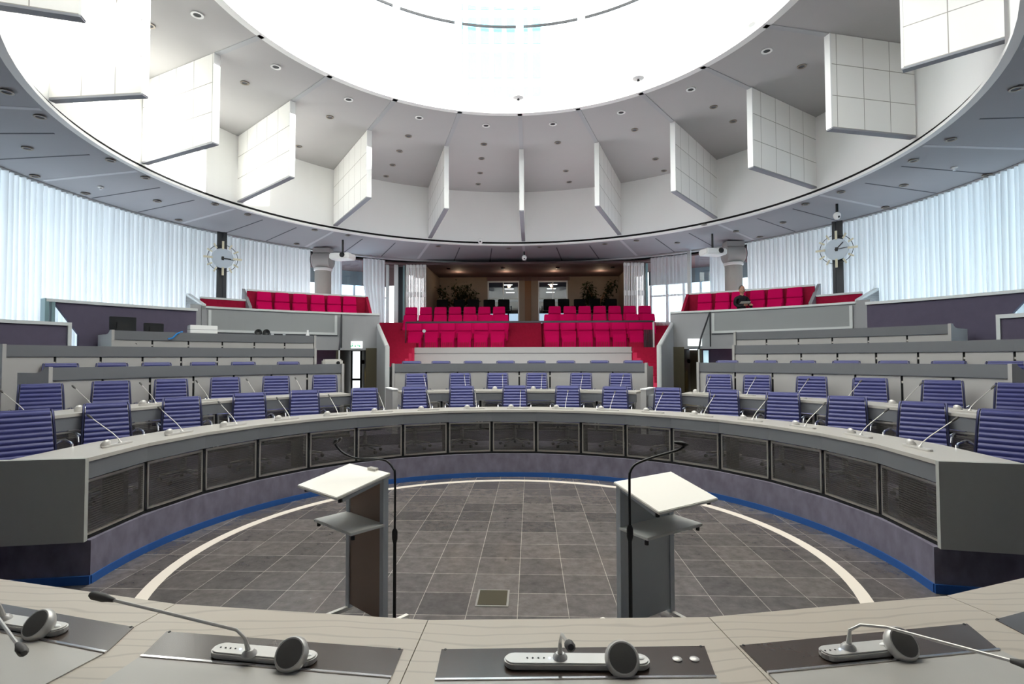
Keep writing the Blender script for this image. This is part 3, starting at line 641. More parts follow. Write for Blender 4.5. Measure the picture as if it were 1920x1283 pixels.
# clocks on dark posts
def clock(label, c, zc, hands):
    ang = atan2(c[1]-4.5, c[0]); rz = ang-pi/2
    k = thing('wall_clock', label, 'clock', (c[0], c[1], zc), rz)
    M = Matrix.Rotation(pi/2, 4, 'X')
    MB().lathe([(.001,.02),(.27,.02),(.275,0),(.27,-.03)], 32, M).build('dial', mat('pale_blue_dial', rgb(200,212,224), .35) if 'pale_blue_dial' not in bpy.data.materials else bpy.data.materials['pale_blue_dial'], k)
    mk = mat('cream_marker', rgb(226,218,190), .4) if 'cream_marker' not in bpy.data.materials else bpy.data.materials['cream_marker']
    for h in range(12):
        a = radians(30*h); d = Vector((sin(a), 0, cos(a))); n = Vector((cos(a), 0, -sin(a)))*(.027 if h % 3 == 0 else .021)
        r0, r1 = (.25,.47) if h % 3 == 0 else (.3,.44)
        p, q = d*r0, d*r1; y0, y1 = -.05, -.035
        MB().hexa([(p-n)+Vector((0,y0,0)),(p+n)+Vector((0,y0,0)),(p+n)+Vector((0,y1,0)),(p-n)+Vector((0,y1,0)),(q-n)+Vector((0,y0,0)),(q+n)+Vector((0,y0,0)),(q+n)+Vector((0,y1,0)),(q-n)+Vector((0,y1,0))]).build('hour_marker', mk, k)
    MB().tube([(.37*cos(2*pi*i/36), -.03, .37*sin(2*pi*i/36)) for i in range(37)], .008, 6).build('ring', M_black, k)
    for a, l, w in hands:
        a = radians(a); d = Vector((sin(a), 0, cos(a))); n = Vector((cos(a), 0, -sin(a)))*w; p = -d*.04; q = d*l
        MB().hexa([(p-n)+Vector((0,-.04,0)),(p+n)+Vector((0,-.04,0)),(p+n)+Vector((0,-.034,0)),(p-n)+Vector((0,-.034,0)),(q-n*.6)+Vector((0,-.04,0)),(q+n*.6)+Vector((0,-.04,0)),(q+n*.6)+Vector((0,-.034,0)),(q-n*.6)+Vector((0,-.034,0))]).build('hand', M_black, k)
    MB().lathe([(.03,.05),(.03,.03)], 12, M).build('hub', M_black, k)
    pb = MB(); pb.box(-.12,-.05,.1,.16,-1.6,.75); pb.box(.03,.12,.1,.16,-1.6,.75); pb.box(-.05,.03,.12,.14,-1.6,.75)
    pb.build('post', M_dark, k); MB().box(-.03,.03,-.03,.14,-.05,.05).build('arm', M_black, k)
clock('round pale blue clock with radiating cream markers on a dark post at the left curtain', (-7.93,14.55), 4.76, ((92,.2,.014),(96,.3,.01)))
clock('round pale clock with radiating cream markers on a dark post at the right curtain', (8.3,13.55), 4.76, ((42,.22,.014),(85,.3,.01)))

# projectors under the soffit
def projector(label, c, ztop, rz):
    k = thing('ceiling_projector', label, 'projector', (c[0], c[1], c[2]), rz)
    MB().box(-.33,.33,-.22,.25,-.09,.09).build('body', M_white, k, bevel=.03)
    MB().lathe([(.001,.03),(.055,.03),(.08,0),(.08,-.03)], 20, Matrix.Translation((.12,-.24,.02))@Matrix.Rotation(pi/2,4,'X')).build('lens', M_black, k)
    MB().tube([(0,.03,.09),(0,.03,ztop-c[2])], .03, 10).build('mount_pole', M_black, k)
    MB().box(-.14,.14,-.08,.12,.09,.12).build('mount_plate', M_black, k)
projector('white projector on a black pole hanging under the soffit left of the foyer', (-5.21,16.3,5.13), 5.66, radians(-12))
projector('white projector on a black pole hanging under the soffit right of the foyer', (5.96,15.7,5.12), 5.68, radians(160-180+12+20))
def domecam(label, p, ztop):
    k = thing('ceiling_camera', label, 'camera', p)
    MB().lathe([(.001,-.09),(.05,-.08),(.08,-.03),(.085,.03),(.06,.07),(.03,.09)], 18).build('housing', M_white, k)
    MB().ball((0,-.06,-.03), .03, 10, 6).build('lens', M_black, k)
    MB().tube([(0,0,.08),(0,0,ztop-p[2])], .03, 10).build('mount_pole', M_black, k)
domecam('white ceiling camera on a short black pole above the right clock', (7.87,12.8,5.42), 5.71)
domecam('white ceiling camera hanging at the centre above the foyer opening', (.43,18.3,5.46), 5.68)
domecam('small white camera on the rim of the drum wall, left of the centre fin', (-1.05,17.7,5.92), 5.93)

# exit signs
def exit_sign(label, p, rz, arrow):
    k = thing('exit_sign', label, 'exit sign', p, rz)
    MB().box(-.19,.19,-.03,.03,-.1,.1).build('light_box', M_sign, k)
    if arrow:
        g = MB().box(-.02,.02,-.034,-.031,-.06,-.02).box(-.14,-.11,-.034,-.031,-.07,-.02).box(-.1,-.07,-.034,-.031,-.05,.0).ball((-.08,-.032,.03),.014,8,6,(1,.2,1))
        g.box(.05,.11,-.034,-.031,-.03,-.01).prism([(.11,-.034),(.15,-.0335),(.15,-.0325),(.11,-.031)], -.06, -.02); g.build('pictogram', M_green, k)
exit_sign('lit exit sign with small green pictograms over the left side passage', (-4.39,14.98,2.39), radians(-8), True)
exit_sign('lit exit sign glowing plain white over the right side passage', (4.98,14.52,2.42), radians(8), False)
# stair rails by the passages
for side, pts in ((-1, [(-4.72,14.75,3.22),(-4.25,13.2,2.42),(-4.05,12.5,2.2)]), (1, [(5.38,14.45,3.25),(4.75,13.4,2.5),(4.45,12.7,2.2)])):
    r = thing('stair_handrail', 'dark sloping handrail with glass below beside the %s passage' % ('left' if side < 0 else 'right'), 'handrail', (0,0,0))
    MB().tube(pts, .022, 8).build('rail', M_dark, r)
    g = MB(); 
    for a, b in zip(pts, pts[1:]): g.add([a, b, (b[0],b[1],1.2), (a[0],a[1],1.6)], [(0,1,2,3)])
    g.build('glass_pane', M_glass, r); MB().tube([pts[-1], (pts[-1][0], pts[-1][1], .6)], .02, 8).build('post', M_trim, r); MB().tube([pts[0], (pts[0][0], pts[0][1], 2.3)], .02, 8).build('post', M_dark, r)
# rail in front of the crimson seats
hr = thing('stand_handrail', 'long thin grey handrail in front of the first row of crimson seats', 'handrail', (0,0,0))
z = 3.1; MB().tube([L(-3.55,10.8,z), L(3.95,10.8,z)], .03, 8).build('rail', M_dark, hr)
MB().tube([L(3.95,10.8,z), L(3.95,10.8,2.2)], .03, 8).build('post', M_trim, hr); MB().tube([L(-3.55,10.8,z), L(-3.55,10.8,2.2)], .015, 8).build('post', M_dark, hr)
sl = MB()
for k in range(7): LB(sl, 3.66+.038*k, 3.685+.038*k, 10.78, 10.82, 2.25, 2.85)
sl.build('slatted_infill', M_dark, hr)

rd = thing('round_device', 'small round grey device on a thin stem before the left crimson seats', 'device', L(-3.0,10.86,2.0))
MB().lathe([(.001,-.02),(.05,-.02),(.055,0),(.05,.02),(.001,.02)], 18, Matrix.Translation((0,0,.84))@Matrix.Rotation(pi/2,4,'X')).build('head', M_postm, rd); MB().tube([(0,0,0),(0,0,.8)], .01, 8).build('stem', M_dark, rd)
# plants
def plant(label, p, seed):
    random.seed(seed); k = thing('potted_tree', label, 'plant', p)
    MB().lathe([(.16,0),(.22,.4),(.2,.4),(.001,.36)], 20).build('pot', M_dark, k)
    st = MB(); tips = []
    for i in range(9):
        a = random.random()*2*pi; r = .35+.45*random.random(); h = .9+.9*random.random()
        tip = Vector((r*cos(a), r*sin(a)*.8, h)); st.tube([(0,0,.35),(tip.x*.25,tip.y*.25,.35+(h-.35)*.5),tip], [.025,.016,.006], 6); tips.append(tip)
    st.build('stems', M_wood, k)
    lf = MB()
    for i in range(1500):
        t = random.choice(tips); u = random.random()**.5
        c = Vector((t.x*.3, t.y*.3, .8)).lerp(t, u)+Vector((random.gauss(0,.1), random.gauss(0,.1), random.gauss(0,.08)))
        d = Vector((random.gauss(0,1), random.gauss(0,1), random.gauss(-.2,.5))).normalized(); s = d.cross(Vector((0,0,1))).normalized()*.035; l = .1+.07*random.random()
        lf.add([c, c+d*l*.5+s, c+d*l, c+d*l*.5-s], [(0,1,2,3)])
    lf.build('foliage', M_leaf, k)
plant('dark green potted tree in the foyer behind the left block of crimson seats', (-2.18,21.2,3.25), 3)
plant('dark green potted tree in the foyer behind the right block of crimson seats', (3.36,21.0,3.25), 5)

# black foyer chairs
M_fch = mat('black_chair_cloth', rgb(9,9,10), .8, spec=.15)
fc = None
for i, (s, t, rz) in enumerate(((-3.05,14.5,.1),(-2.47,14.6,-.1),(-1.88,14.45,.05),(-1.3,14.6,0),(-.72,14.5,.1),(.95,14.55,-.1),(1.53,14.5,.1),(2.11,14.6,-.05),(2.69,14.5,.1),(3.3,14.6,0))):
    lb = 'black office chair in the dark foyer behind the crimson seats, %s from the left' % ORD[i]; p = L(s, t, 3.25)
    if fc is None:
        fc = thing('office_chair', lb, 'chair', p, rz, 'black chairs in the foyer')
        MB().box(-.23,.23,-.22,.22,.44,.5).build('seat', M_fch, fc, bevel=.02); MB().box(-.22,.22,.2,.25,.55,.98).build('backrest', M_fch, fc, bevel=.02)
        MB().tube([(0,0,.44),(0,0,.08)], .03, 8).build('column', M_dark, fc)
        b = MB()
        for q in range(5): a = 2*pi*q/5; b.tube([(0,0,.1),(.28*cos(a),.28*sin(a),.05)], .02, 6).ball((.28*cos(a),.28*sin(a),.03), .03, 8, 6)
        b.build('star_base', M_dark, fc)
        for q in (-1,1): MB().tube([(q*.24,.15,.68),(q*.26,-.15,.68),(q*.26,-.15,.48)], .015, 6).build('armrest', M_black, fc)
    else: copy_thing(fc, lb, p, rz)

for s_ in (-2.6,-.7,1.2,3.0):     # the foyer's own ceiling spots
    l = bpy.data.lights.new('foyer_lamp', 'POINT'); l.energy = 6; l.color = (1,.75,.5); l.shadow_soft_size = .08
    o = bpy.data.objects.new('foyer_lamp', l); COL.objects.link(o); o.location = L(s_, 15.6, 5.25)
# ---------------------------------------------------------------- desks
def quadband(a, b, za, zb, th=.02, outward=True):
    """thin upright board from point a to b; thickness goes away from A"""
    a, b = Vector(a), Vector(b); d = Vector((b.x-a.x, b.y-a.y)).normalized(); n = Vector((-d.y, d.x)); m = Vector(((a.x+b.x)/2-A[0], (a.y+b.y)/2-A[1]))
    if n.dot(m) < 0: n = -n
    n *= th
    return [(a.x,a.y,za),(b.x,b.y,za),(b.x+n.x,b.y+n.y,za),(a.x+n.x,a.y+n.y,za),(a.x,a.y,zb),(b.x,b.y,zb),(b.x+n.x,b.y+n.y,zb),(a.x+n.x,a.y+n.y,zb)]
def cut(a, b, m0, m1):
    a, b = Vector(a), Vector(b); l = (b-a).length; d = (b-a)/l; return a+d*m0, b-d*m1
def desk(name, label, R, seps, zf, zt, style, depth=.62, ends=(True, True), front_facets=True):
    k = thing(name, label, 'desk', PA(R, (seps[0]+seps[-1])/2, zf))
    k0 = k.location.copy()
    def off(mb): mb.v = [(x-k0.x, y-k0.y, z-k0.z) for x,y,z in mb.v]; return mb
    tall = style == 'solid'
    zw = zt-.27 if tall else zt
    # worktop: facets
    w = MB(); f = MB(); g = MB(); rr0 = R+.03 if not tall else R+.05
    for i in range(len(seps)-1):
        a0, a1 = seps[i], seps[i+1]
        p = [PA(R-.01 if not tall else R+.03, a0), PA(R+depth, a0), PA(R+depth, a1), PA(R-.01 if not tall else R+.03, a1)]
        w.prism([(q.x,q.y) for q in p][::-1], zw-.035, zw)
    off(w).build('worktop', M_top, k)
    fh = .19 if not tall else .175
    for i in range(len(seps)-1):
        a, b = PA(R, seps[i]), PA(R, seps[i+1])
        f.hexa(quadband(a, b, zt-fh, zt-(.036 if not tall else 0), .03 if not tall else .06))
    off(f).build('fascia', M_fascia, k)
    if tall:
        lp = MB()
        for i in range(len(seps)-1): lp.hexa(quadband(PA(R-.004,seps[i]), PA(R-.004,seps[i+1]), zt-fh-.012, zt-fh, .05))
        off(lp).build('shadow_strip', M_seam, k)
    for i in range(len(seps)-1):
        a, b = PA(R+.015, seps[i]), PA(R+.015, seps[i+1])
        z1 = zt-fh-.012; z0 = zf+.035
        gp = .022 if not tall else .018
        p, q = cut(a, b, gp if i else .01, gp if i < len(seps)-2 else .01)
        if tall:
            off(MB().hexa(quadband(p, q, z0, z1, .02))).build('front_panel', M_panel, k)
        else:
            # screen with own frame; object origin at world 0 height so slots run level
            pi_, qi_ = cut(p, q, .02, .02)
            s = off(MB().hexa(quadband(pi_, qi_, z0+.02, z1-.02, .004))).build('screen_panel', M_screenp, k)
            fr = MB()
            for (u, v, c0, c1) in ((p, q, z1-.028, z1), (p, q, z0, z0+.03)): fr.hexa(quadband(u, v, c0, c1, .016))
            for (u, v) in ((p, pi_), (qi_, q)): fr.hexa(quadband(u, v, z0, z1, .016))
            off(fr).build('panel_frame', M_alu, s)
    for t in seps[1:-1]:
        ps = MB()
        a = PA(R+.03, t); d = radians(t); nx, ny = cos(d)*.02, -sin(d)*.02; ox, oy = sin(d)*.05, cos(d)*.05
        ps.hexa([(a.x-nx,a.y-ny,zf),(a.x+nx,a.y+ny,zf),(a.x+nx+ox,a.y+ny+oy,zf),(a.x-nx+ox,a.y-ny+oy,zf),(a.x-nx,a.y-ny,zt-fh),(a.x+nx,a.y+ny,zt-fh),(a.x+nx+ox,a.y+ny+oy,zt-fh),(a.x-nx+ox,a.y-ny+oy,zt-fh)])
        off(ps).build('post', M_gap, k)
    off(MB().arc(A, R+.02, R+.05, seps, zf, zf+.03)).build('plinth', M_gap, k)
    for e, t, sg in ((ends[0], seps[0], -1), (ends[1], seps[-1], 1)):
        if not e: continue
        th = degrees_for(.05, R)*sg
        def P3(r, z, tt): v = PA(r, tt, z); return (v.x, v.y, z)
        if tall: prof = [(R-.03,zf),(R+depth+.02,zf),(R+depth+.02,zt-.075),(R+.24,zt-.075),(R+.15,zt-.06),(R+.08,zt-.02),(R+.06,zt+.01),(R-.03,zt+.01)]
        else: prof = [(R-.01,zf),(R+depth+.3,zf),(R+depth+.3,zt-.0),(R-.01,zt-.0)]
        n = len(prof); vs = [P3(r,z,t) for r,z in prof]+[P3(r,z,t+th) for r,z in prof]
        off(MB().add(vs, [tuple(range(n)), tuple(range(2*n-1,n-1,-1))]+[(i,(i+1)%n,n+(i+1)%n,n+i) for i in range(n)])).build('end_panel', M_panel if tall else M_end, k)
    # legs under the worktop (seen through the screens)
    if not tall:
        for t in seps[1:-1:3]:
            a = PA(R+.35, t); d = radians(t); nx, ny = cos(d)*.03, -sin(d)*.03; ox, oy = sin(d)*.12, cos(d)*.12
            off(MB().hexa([(a.x-nx-ox,a.y-ny-oy,zf),(a.x+nx-ox,a.y+ny-oy,zf),(a.x+nx+ox,a.y+ny+oy,zf),(a.x-nx+ox,a.y-ny+oy,zf),(a.x-nx-ox,a.y-ny-oy,zt-.036),(a.x+nx-ox,a.y+ny-oy,zt-.036),(a.x+nx+ox,a.y+ny+oy,zt-.036),(a.x-nx+ox,a.y-ny+oy,zt-.036)])).build('leg', M_dark, k)
    return k
def degrees_for(d, R): return math.degrees(d/R)
def steps(a, b, n): return [a+(b-a)*i/n for i in range(n+1)]
desk('council_desk', 'long curved front ring desk with dark perforated screens around the stone floor', 3.77, DATA['row1'], .385, 1.12, 'screen')
desk('council_desk', 'curved second row desk with perforated screens, left block behind the front ring', 5.2, steps(-107.2,-33.3,9), .59, 1.36, 'screen', ends=(True,False))
desk('council_desk', 'curved second row desk with perforated screens, short centre block between the aisles', 5.2, steps(-22.8,27.3,6), .59, 1.36, 'screen', ends=(False,False))
desk('council_desk', 'curved second row desk with perforated screens, right block behind the front ring', 5.2, steps(36.0,110,9), .59, 1.36, 'screen', ends=(False,True))
desk('bench_desk', 'third row desk with solid light grey fronts, left block left of the passage', 6.8, steps(-71.2,-31.0,7), .59, 1.885, 'solid')
desk('bench_desk', 'third row desk with solid light grey fronts, centre block before the crimson seats', 6.8, steps(-21.6,25.5,8), .59, 1.885, 'solid')
desk('bench_desk', 'third row desk with solid light grey fronts, right block right of the passage', 6.8, steps(35.0,75.9,7), .59, 1.90, 'solid')
desk('bench_desk', 'fourth row desk with solid light grey fronts on the left side', 8.2, steps(-69.85,-33.0,8), .85, 2.23, 'solid')
desk('bench_desk', 'fourth row desk with solid light grey fronts on the right side', 8.2, steps(37.7,79.5,9), .85, 2.27, 'solid')
desk('bench_desk', 'short fifth row desk on the left side carrying monitors and boxes', 9.5, steps(-56.1,-31.3,6), 1.2, 2.58, 'solid')
desk('bench_desk', 'short fifth row desk on the right side before the purple wall', 9.5, steps(35.8,60.6,6), 1.2, 2.62, 'solid')
# white bin-like cabinets at the ends of the centre second row desk
for i, t in enumerate((-24.4, 28.9)):
    k = thing('side_cabinet', 'narrow white end cabinet at the %s end of the centre second row desk' % ('left','right')[i], 'cabinet', PA(5.2, t, .59), radians(-t))
    MB().box(-.05,.05,-.05,.6,0,.82).build('body', M_panel, k); MB().box(-.06,.06,-.06,.61,.82,.84).build('top', M_white, k)
    if i: MB().box(.06,.32,.05,.5,0,.72).build('bin', M_wall, k)

# ---------------------------------------------------------------- swivel chairs
def chair_proto():
    k = thing('swivel_chair', 'x', 'chair', (0,0,0), 0, 'blue ribbed chairs')
    # profile (y,z): seat front -> seat back -> backrest top
    P = [(-.25,.40),(-.26,.455),(-.20,.475),(0,.455),(.16,.44),(.235,.47),(.27,.55),(.30,.66),(.335,.80),(.37,.94),(.40,1.05),(.43,1.075)]
    # resample
    pts = [Vector(p) for p in P]; L_ = [0]
    for a, b in zip(pts, pts[1:]): L_.append(L_[-1]+(b-a).length)
    def at(s):
        for i in range(len(pts)-1):
            if s <= L_[i+1]+1e-9: return pts[i].lerp(pts[i+1], (s-L_[i])/(L_[i+1]-L_[i]))
        return pts[-1]
    def sling(s0, s1, name, rib=.056, th=.018):
        n = int((s1-s0)/rib)*6; mb = MB(); vs = []; nc = 5
        for side in (1, -1):
            for i in range(n+1):
                s = s0+(s1-s0)*i/n; p = at(s); d = (at(min(s+.01,L_[-1]))-at(max(s-.01,0))).normalized(); nn = Vector((-d.y, d.x))
                bulge = th*(.25+.9*abs(sin(pi*(s-s0)/rib)))*.8
                q = p+nn*bulge*side; wd = (.235 if s < .5 else .235-.035*(s-.5)/(L_[-1]-.5))
                for c in range(nc+1): vs.append((-wd+2*wd*c/nc, q.x, q.y))
        m = (n+1)*(nc+1); fs = []
        for o in (0, m):
            for i in range(n):
                for c in range(nc): a = o+i*(nc+1)+c; fs.append((a,a+1,a+nc+2,a+nc+1))
        for i in range(n):
            for c in (0, nc): a = i*(nc+1)+c; fs.append((a,a+nc+1,m+a+nc+1,m+a))
        for i in (0, n):
            for c in range(nc): a = i*(nc+1)+c; fs.append((a,a+1,m+a+1,m+a))
        mb.add(vs, fs, True); return mb.build(name, M_chair, k)
    sling(0, .5, 'seat'); b = sling(.51, L_[-1], 'backrest')
    for sx in (-1, 1):
        MB().tube([(sx*(.245 if i < 6 else .245-.006*(i-6)), p.x, p.y) for i, p in enumerate(pts)], .013, 6).build('side_rail', M_frame, k)
        MB().tube([(sx*.25,.32,.72),(sx*.29,.30,.75),(sx*.3,.2,.765),(sx*.3,-.14,.765),(sx*.3,-.19,.755),(sx*.3,-.21,.71),(sx*.29,-.16,.58),(sx*.25,-.05,.47)], .013, 8).build('armrest', M_chrome, k)
    MB().tube([(-.235,.44,1.07),(.235-.03,.44,1.07)] if False else [(-.2,.43,1.075),(.2,.43,1.075)], .014, 6).build('top_bar', M_frame, k)
    MB().tube([(0,0,.43),(0,0,.3)], .025, 10).tube([(0,0,.3),(0,0,.09)], .034, 10).build('column', M_alu, k)
    sb = MB()
    for q in range(5):
        a = 2*pi*q/5+.3; sb.tube([(.02*cos(a),.02*sin(a),.125),(.28*cos(a),.28*sin(a),.075)], [.022,.014], 6)
    sb.build('star_base', M_alu, k)
    for q in range(5):
        a = 2*pi*q/5+.3; MB().lathe([(.012,-.022),(.027,-.018),(.027,.018),(.012,.022)], 10, Matrix.Translation((.28*cos(a),.28*sin(a),.028))@Matrix.Rotation(a,4,'Z')@Matrix.Rotation(pi/2,4,'X')).build('caster', M_black, k)
    return k
cp = chair_proto(); first = True
random.seed(11)
def put_chair(label, R, t, zf, group, jit=.0):
    global first
    rz = -radians(t)+jit; p = PA(R+.40, t, zf)-Vector((-sin(rz)*.40, cos(rz)*.40, 0))
    if first: cp.location = p; cp.rotation_euler = (0,0,rz); cp['label'] = label; cp['group'] = group; first = False
    else: copy_thing(cp, label, p, rz, group)
n1 = len(DATA['ch1'])
for i, t in enumerate(DATA['ch1']):
    jit = radians(-.18*t if abs(t) > 20 else 0)*-1
    put_chair('blue ribbed swivel chair at the front ring desk, %s from the left end' % ORD[i], 4.62, t, .385, 'blue chairs at the front ring', radians(t)*.45)
seg = ['left','centre','right']
for i, t in enumerate(DATA['ch2']):
    put_chair('blue ribbed swivel chair at the second row desk, %s chair of the %s block' % (ORD[i % 6], seg[i//6]), 6.08, t, .59, 'blue chairs at the second row', radians(t)*.42)
for i, t in enumerate(DATA['ch3']):
    b = 0 if i < 6 else (1 if i < 14 else 2); j = i-(0,6,14)[b]
    put_chair('blue chair top just showing behind the third row %s block, %s from the left' % (seg[b], ORD[j]), 7.66, t, .853, 'blue chairs hidden by the third row', radians(t)*.3)
put_chair('blue chair behind the left fifth row desk beside the white box', 10.18, -51.0, 1.553, 'blue chair at the fifth row')

# ---------------------------------------------------------------- conference units
def unit_proto(name_label, stem, head_r=.011, bar=(-.17,.2), disc_x=.13, cup=True, disc_r=.06, buttons=True):
    """local frame: +y points at the sitter, bar runs along x, z=0 on the desk"""
    k = thing('conference_unit', name_label, 'microphone unit', (0,0,0), 0, 'conference units')
    pts = []
    for q in range(9): a = pi/2+pi*q/8; pts.append((bar[0]+.03*cos(a), .03*sin(a)))
    for q in range(9): a = -pi/2+pi*q/8; pts.append((bar[1]+.03*cos(a), .03*sin(a)))
    MB().prism(pts, 0, .02).build('console', M_unit, k, bevel=.004)
    M = Matrix.Translation((disc_x,.028,.033))@Matrix.Rotation(radians(-50),4,'X')
    sp = MB().lathe([(.02,-.036),(.034,-.026),(disc_r,-.012),(disc_r+.004,.0),(disc_r,.012),(disc_r*.93,.016)], 26, M).build('loudspeaker', M_unit, k)
    MB().lathe([(disc_r*.93,.0155),(disc_r*.5,.018),(.001,.018)], 26, M).build('grille', M_spk, sp)
    m = MB().tube(stem, [.009]+[.0045]*(len(stem)-1), 8); a, b = Vector(stem[-2]), Vector(stem[-1]); d = (b-a).normalized()
    mo = m.build('gooseneck', M_unit, k)
    MB().tube([b-d*.012, b+d*.004, b+d*.02, b+d*.055, b+d*.065], [.006,head_r*.7,head_r,head_r,head_r*.6], 10).build('microphone_head', M_spk, mo)
    MB().lathe([(.022,.018),(.02,.026),(.012,.034)], 14, Matrix.Translation((stem[0][0],stem[0][1],0))).build('neck_socket', M_unit, k)
    if buttons:
        for x in (bar[0]-.0, bar[0]+.05): MB().ball((x,0,.021), .012, 10, 6, (1.3,.7,.3)).build('button', M_white, k)
        for q in range(5): MB().ball((.03+.016*q-.0, .002, .021), .003, 6, 4, (1,1,.5)).build('button', M_dark if q else mat('blue_led', (.3,.5,1,1), .5, emit=(.4,.6,1,1), estr=4) if 'blue_led' not in bpy.data.materials else (M_dark if q else bpy.data.materials['blue_led']), k)
    return k
far = unit_proto('x', [(.03,0,.02),(.03,.02,.06),(.03,.09,.12),(.03,.31,.27)], .012, bar=(-.17,.15), disc_x=-.13, buttons=False, disc_r=.045)
ff = True
for row, key, R, z in (('front ring','mic1',3.98,1.12),('second row','mic2',5.42,1.36)):
    for i, t in enumerate(DATA[key]):
        lb = 'silver microphone unit with thin gooseneck on the %s desk, %s from the left end' % (row, ORD[i]); p = PA(R, t, z); rz = -radians(t)
        if ff: far.location = p; far.rotation_euler = (0,0,rz); far['label'] = lb; far['group'] = 'microphone units on the ring desks'; ff = False
        else: copy_thing(far, lb, p, rz, 'microphone units on the ring desks')

# ---------------------------------------------------------------- near desk in front of the camera
E0 = [(-3.3,2.62),(-2.12,2.185),(-1.212,1.945),(-.285,1.822),(.665,1.838),(1.60,1.995),(2.5,2.32),(3.4,2.85)]
nd = thing('chair_desk', 'pale oak-grained desk across the bottom of the photo with dark inset panels', 'desk', (0,1.4,.38))
N0 = Vector((0,1.4,.38))
def offn(mb): mb.v = [(x-N0.x, y-N0.y, z-N0.z) for x,y,z in mb.v]; return mb
def shift(i, d):   # mitred inner offset of polyline vertex
    p = Vector(E0[i]); a = Vector(E0[max(i-1,0)]); b = Vector(E0[min(i+1,len(E0)-1)])
    if i == 0: a = p-(b-p)
    if i == len(E0)-1: b = p+(p-a)
    t = ((p-a).normalized()+(b-p).normalized()).normalized(); n = Vector((t.y, -t.x)); return p+n*d
for i in range(len(E0)-1):
    a, b = Vector(E0[i]), Vector(E0[i+1]); c, d = shift(i+1, .78), shift(i, .78); e = (b-a).normalized()*.0015; f = (c-d).normalized()*.0015
    offn(MB().prism([(p.x,p.y) for p in (a+e, d+f, c-f, b-e)], 1.085, 1.12)).build('worktop_segment', M_grain, nd)
    g = (b-a).normalized(); nn = Vector((g.y,-g.x))
    a2, b2 = a+nn*.05, b+nn*.05
    offn(MB().prism([(a2.x,a2.y),(a2.x+nn.x*.03,a2.y+nn.y*.03),(b2.x+nn.x*.03,b2.y+nn.y*.03),(b2.x,b2.y)], .0, 1.085)).build('front_panel', M_fascia, nd)
insets = [[(-1.96,1.98),(-1.242,1.776),(-1.218,1.628),(-1.93,1.83)], [(-1.117,1.748),(-.331,1.639),(-.334,1.498),(-1.099,1.607)], [(-.215,1.638),(.584,1.652),(.559,1.497),(-.213,1.486)], [(.692,1.655),(1.496,1.784),(1.459,1.630),(.708,1.515)], [(1.614,1.812),(2.3,2.06),(2.24,1.93),(1.62,1.68)]]
for i, q in enumerate(insets):
    o = offn(MB().prism(q, 1.118, 1.1225)).build('inset_panel', M_inset, nd)
    sc = MB()
    for p in q: c = Vector(p).lerp(sum((Vector(x) for x in q), Vector((0,0)))/4, .03); sc.lathe([(.005,1.1225),(.004,1.124),(.001,1.124)], 8, Matrix.Translation((c.x,c.y,0)))
    offn(sc).build('screw', M_black, o)
    c, d = Vector(q[2]), Vector(q[3]); g = (c-d).normalized(); nn = Vector((-g.y, g.x))
    if nn.y > 0: nn = -nn
    offn(MB().prism([(p.x,p.y) for p in (d, d+nn*.008, c+nn*.008, c)], 1.119, 1.1265)).build('chrome_strip', M_chrome, nd)
    offn(MB().prism([(p.x,p.y) for p in (d+nn*.012, d+nn*.30, c+nn*.30+g*.0, c+nn*.012)], 1.119, 1.1235)).build('flap', M_top, nd)
def near_unit(label, x, y, ang, stem, **kw):
    u = unit_proto(label, stem, .012, **kw); u.location = (x, y, 1.1225); u.rotation_euler = (0,0,ang); u['group'] = 'microphone units on the near desk'; return u
def loc_stem(x, y, ang, pts):
    M = (Matrix.Translation((x,y,1.1225))@Matrix.Rotation(ang,4,'Z')).inverted(); return [tuple(M@Vector(p)) for p in pts]
# sitter side of the near desk is -y: turn the units by pi
def nu(label, x, y, tilt, pts, bar, dx):
    ang = pi+tilt; near_unit(label, x, y, ang, loc_stem(x, y, ang, pts), bar=bar, disc_x=dx, disc_r=.045)
nu('silver microphone unit at the centre of the near desk, gooseneck pointing at the viewer', .135, 1.553, radians(-1), [(.135,1.553,1.142),(.135,1.548,1.19),(.136,1.50,1.235),(.136,1.33,1.30)], (-.225,.13), -.172)
nu('silver microphone unit on the near desk right of centre, gooseneck stretching to the lower right', .99, 1.60, radians(9), [(.99,1.60,1.142),(.995,1.60,1.195),(1.02,1.59,1.215),(1.08,1.565,1.22),(1.235,1.33,1.252)], (-.17,.06), -.15)
nu('silver microphone unit on the near desk left of centre, gooseneck stretching to the upper left', -.775, 1.60, radians(-9), [(-.765,1.575,1.142),(-.775,1.57,1.19),(-.80,1.57,1.215),(-1.19,1.60,1.29)], (-.18,.09), -.15)
nu('silver microphone unit at the lower left corner of the photo, gooseneck bent towards the camera', -1.66, 1.79, radians(-14), [(-1.68,1.79,1.142),(-1.68,1.77,1.2),(-1.665,1.745,1.225),(-1.63,1.69,1.225),(-1.34,1.47,1.225)], (-.20,.05), -.165)
for i, x in enumerate((.478,.528)):
    t = MB().lathe([(.014,0),(.014,.003),(.009,.006),(.001,.006)], 16, Matrix.Translation((x-N0.x,1.578-N0.y,1.1225-N0.z))).build('round_button', M_unit, nd)

